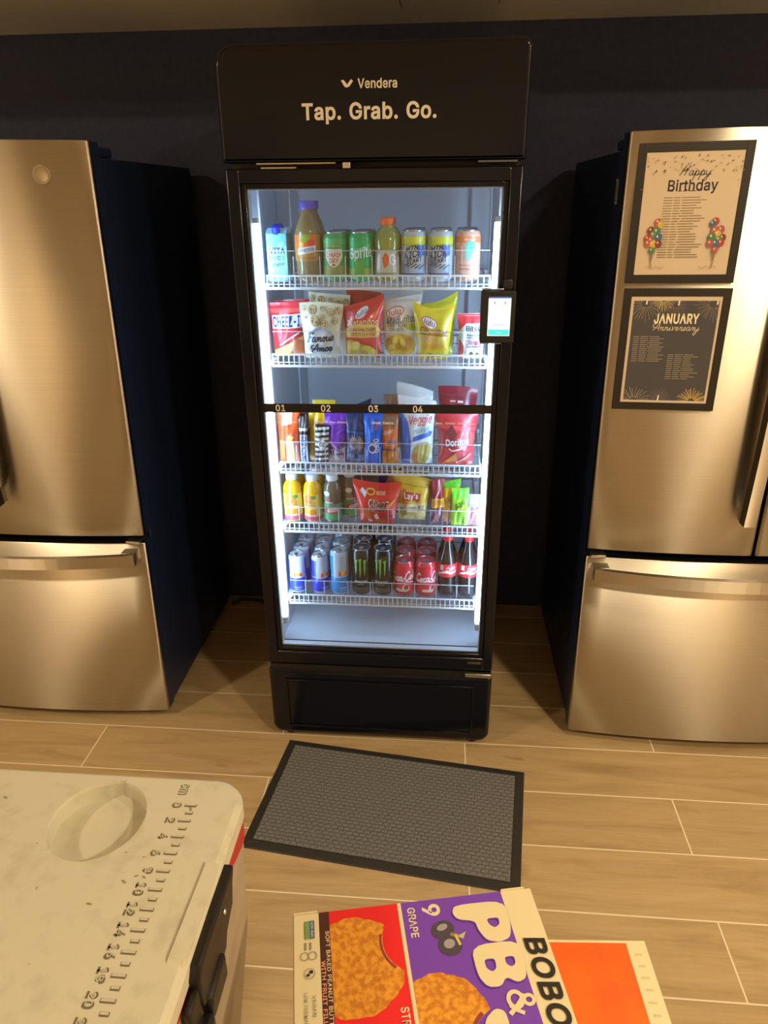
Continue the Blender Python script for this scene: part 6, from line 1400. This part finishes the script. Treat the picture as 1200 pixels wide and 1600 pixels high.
def cookie_shape(cx, cy, r, ba, bd, br, x0):
    """cookie of radius r with a bite (direction ba, distance bd, radius br)"""
    pts = []
    bx, by = cx+bd*math.cos(ba), cy+bd*math.sin(ba)
    for k in range(80):
        a = 2*PI*k/80+ba+PI; dx, dy = math.cos(a), math.sin(a)
        q = r*(1+.014*math.sin(9*a)+.010*math.sin(23*a))
        # distance along the ray to the bite circle
        fx, fy = cx-bx, cy-by; B = fx*dx+fy*dy; C = fx*fx+fy*fy-br*br; disc = B*B-C
        if disc > 0 and -B-math.sqrt(disc) > 0: q = min(q, -B-math.sqrt(disc))
        pts.append((cx+q*dx, cy+q*dy))
    T = tri([pts]); return clip(T, x0, LA, -LB, -e), (bx, by, br)
T1, bt = cookie_shape(.061, -.063, .0515, .30, .070, .036, .0385)
it.append((T1, cookie))
arc = [(bt[0]+(bt[2]+.0022)*math.cos(a), bt[1]+(bt[2]+.0022)*math.sin(a)) for a in [PI+.30-.75+1.5*i/14 for i in range(15)]]
it.append((stroke(arc[2:-2], .0026), jam))
T2, bt = cookie_shape(.139, -.127, .046, -.42, .062, .032, .1165)
it.append((T2, cookie))
arc = [(bt[0]+(bt[2]+.0022)*math.cos(a), bt[1]+(bt[2]+.0022)*math.sin(a)) for a in [PI-.42-.8+1.6*i/14 for i in range(15)]]
it.append((stroke(arc[2:-2], .004), jam))
V2 = -PI/2
it += [(text('SOFT BAKED PEANUT BUTTER OAT SNACKS', .0357, -.098, .150, .0042, rot=V2, bold=.05), cr), (text('WITH FRUIT FILLING', .0303, -.092, .075, .0042, rot=V2, bold=.05), M('e8a890', .5)),
       (text('9', .148, -.0135, .014, .0195, rot=V2, bold=.09), cr), (text('GRAPE', .1265, -.0250, .034, .0085, rot=V2, bold=.06), cr), (text('STRAWBERRY', .105, -.140, .062, .0085, rot=V2, bold=.06), cr)]
gr = M('4a4450', .3); gl_ = M('9a949a', .4)
it += [(ell(.156, -.037, .0125, .010, .3), gr), (ell(.1605, -.0545, .0125, .0115), gr), (ell(.160, -.053, .006, .005, .3), gl_), (ell(.156, -.0345, .006, .0035, .3), gl_), (stroke([(.163, -.043), (.174, -.047)], .004), M('8a7a3a', .5)), (stroke([(.168, -.044), (.171, -.056)], .0028), M('c8b86a', .5)), (poly((.170, -.046), (.180, -.042), (.175, -.050)), M('b8b09a', .5))]
shadow = M('56309a', .5)
def soft(l, k=2):
    for _ in range(k):
        o_ = []
        for a_, b_ in zip(l, l[1:]+l[:1]): o_ += [(.8*a_[0]+.2*b_[0], .8*a_[1]+.2*b_[1]), (.2*a_[0]+.8*b_[0], .2*a_[1]+.8*b_[1])]
        l = o_
    return l
FATL = {'P': [[(0, 0), (.02, 1), (.62, 1), (.92, .92), (1, .70), (.92, .46), (.66, .35), (.44, .33), (.36, .0), (.18, -.08)], [(.42, .80), (.58, .79), (.66, .68), (.56, .58), (.42, .56)]],
        'B': [[(0, 0), (0, 1), (.55, 1), (.88, .94), (.96, .75), (.80, .55), (1, .40), (.97, .14), (.7, .0)], [(.36, .82), (.54, .81), (.60, .71), (.52, .62), (.36, .62)], [(.36, .42), (.58, .41), (.66, .31), (.56, .20), (.36, .20)]],
        'J': [[(.42, 1), (.96, 1), (.92, .35), (.75, .06), (.45, -.02), (.15, .04), (-.02, .25), (.05, .40), (.3, .42), (.42, .32), (.52, .40)]]}
for s_, cx_, cy_, wd, ht in (('P', .1995, -.0345, .046, .058), ('B', .2060, -.0800, .044, .050), ('J', .2040, -.1470, .050, .058)):
    L_ = fit(tri([soft(l) for l in FATL[s_]]), cx_, cy_, wd, ht, rot=V2) if s_ in FATL else text(s_, cx_, cy_, wd, ht, rot=V2, bold=.04)
    it.append((xf(L_, -.0013, -.0013), shadow)); it.append((L_, cr))
for T in (ring(.02, .24, .21, .22, .12), ring(-.04, -.20, .32, .30, .14), stroke([(-.16, .14), (.14, -.16), (.40, -.50)], .15), stroke([(.42, -.02), (.30, -.24), (.12, -.44)], .13)):
    it.append((xf(T, .2170, -.1170, V2, .029), cr))
bk = M('201c14', .5)
it.append((text("BOBO'S", .2475, -.1170, .120, .0225, rot=V2, bold=.08, shear=.12), bk))
# small marks on the plain strip
g1 = M('5a7a4a', .5); g2 = M('8a8a80', .5)
it += [(rect(.0125, -.030, .0215, -.010), M('6f9a5a', .5)), (rect(.0175, -.030, .0225, -.010), M('4a5a8a', .5)), (text('NON GMO', .0200, -.020, .017, .0025, rot=V2, bold=.03), cr), (ring(.0200, -.0485, .0045, .0045, .0008), g2), (ring(.0120, -.0485, .0045, .0045, .0008), g2), (rect(.0175, -.042, .0190, -.034), g2), (rect(.0125, -.042, .0140, -.034), g2), (ring(.0165, -.0665, .0055, .0055, .0007), g2), (ell(.0180, -.0650, .0018, .0018), bk), (ell(.0150, -.0680, .0015, .0015), bk),
       (text('VEGAN', .0205, -.098, .020, .0032, rot=V2, bold=.02), g2), (text('LOW FODMAP', .0125, -.100, .030, .0032, rot=V2, bold=.02), g2)]
prints(b, it, flat, base=.0001, step=.00004)
b.build('carton', pb)
# torn pale tabs along the far edge
tb_ = MB(); rr_ = random.Random(4)
for a, q in ((.001, .026), (.229, .255)):
    tb_.box((a, -.0006, TH-.004), (q, .0012, TH+.001), cr)
tb_.build('flap', pb)
# orange carton below
ZO = ZB-TH-.001
oc = empty('carton', (.245, -1.293, ZO-.06), (0, 0, R(3.5)), label='orange carton with pale edges, under the corner of the purple snack carton', cat='carton')
b = MB(); LX, LY = .168, .20
b.box((0, -LY, 0), (LX, 0, .06), cr, .0012, 1)
og = mat_noise('orange_print', 'de5c03', 'e46606', 20, .5)
def flat2(u, v, o): return (u, v, .06+o)
it = [(rect(.004, -LY, .1465, -.004), og)] + [(rect(.152+.001*(i % 2), -.018-i*.0125, .160, -.0155-i*.0125), M('c8b88e', .6)) for i in range(7)] + [(rect(.07, -.101, .115, -.094), cr), (rect(.07, -.2, .112, -.1), cr)]
prints(b, it, flat2, base=.0001, step=.00005); b.build('carton_body', oc)
# stand under the cartons
sb_ = empty('stool', (.2, -1.5, 0), label='plain dark stool under the cartons', cat='stool')
b = MB(); b.box((-.10, -.12, .80), (.12, .09, .826), wt, .004); b.build('seat', sb_)
for x in (-.08, .10):
    for y in (-.10, .07): b = MB(); b.box((x-.014, y-.014, 0), (x+.014, y+.014, .799), wt, .003); b.build('leg', sb_)
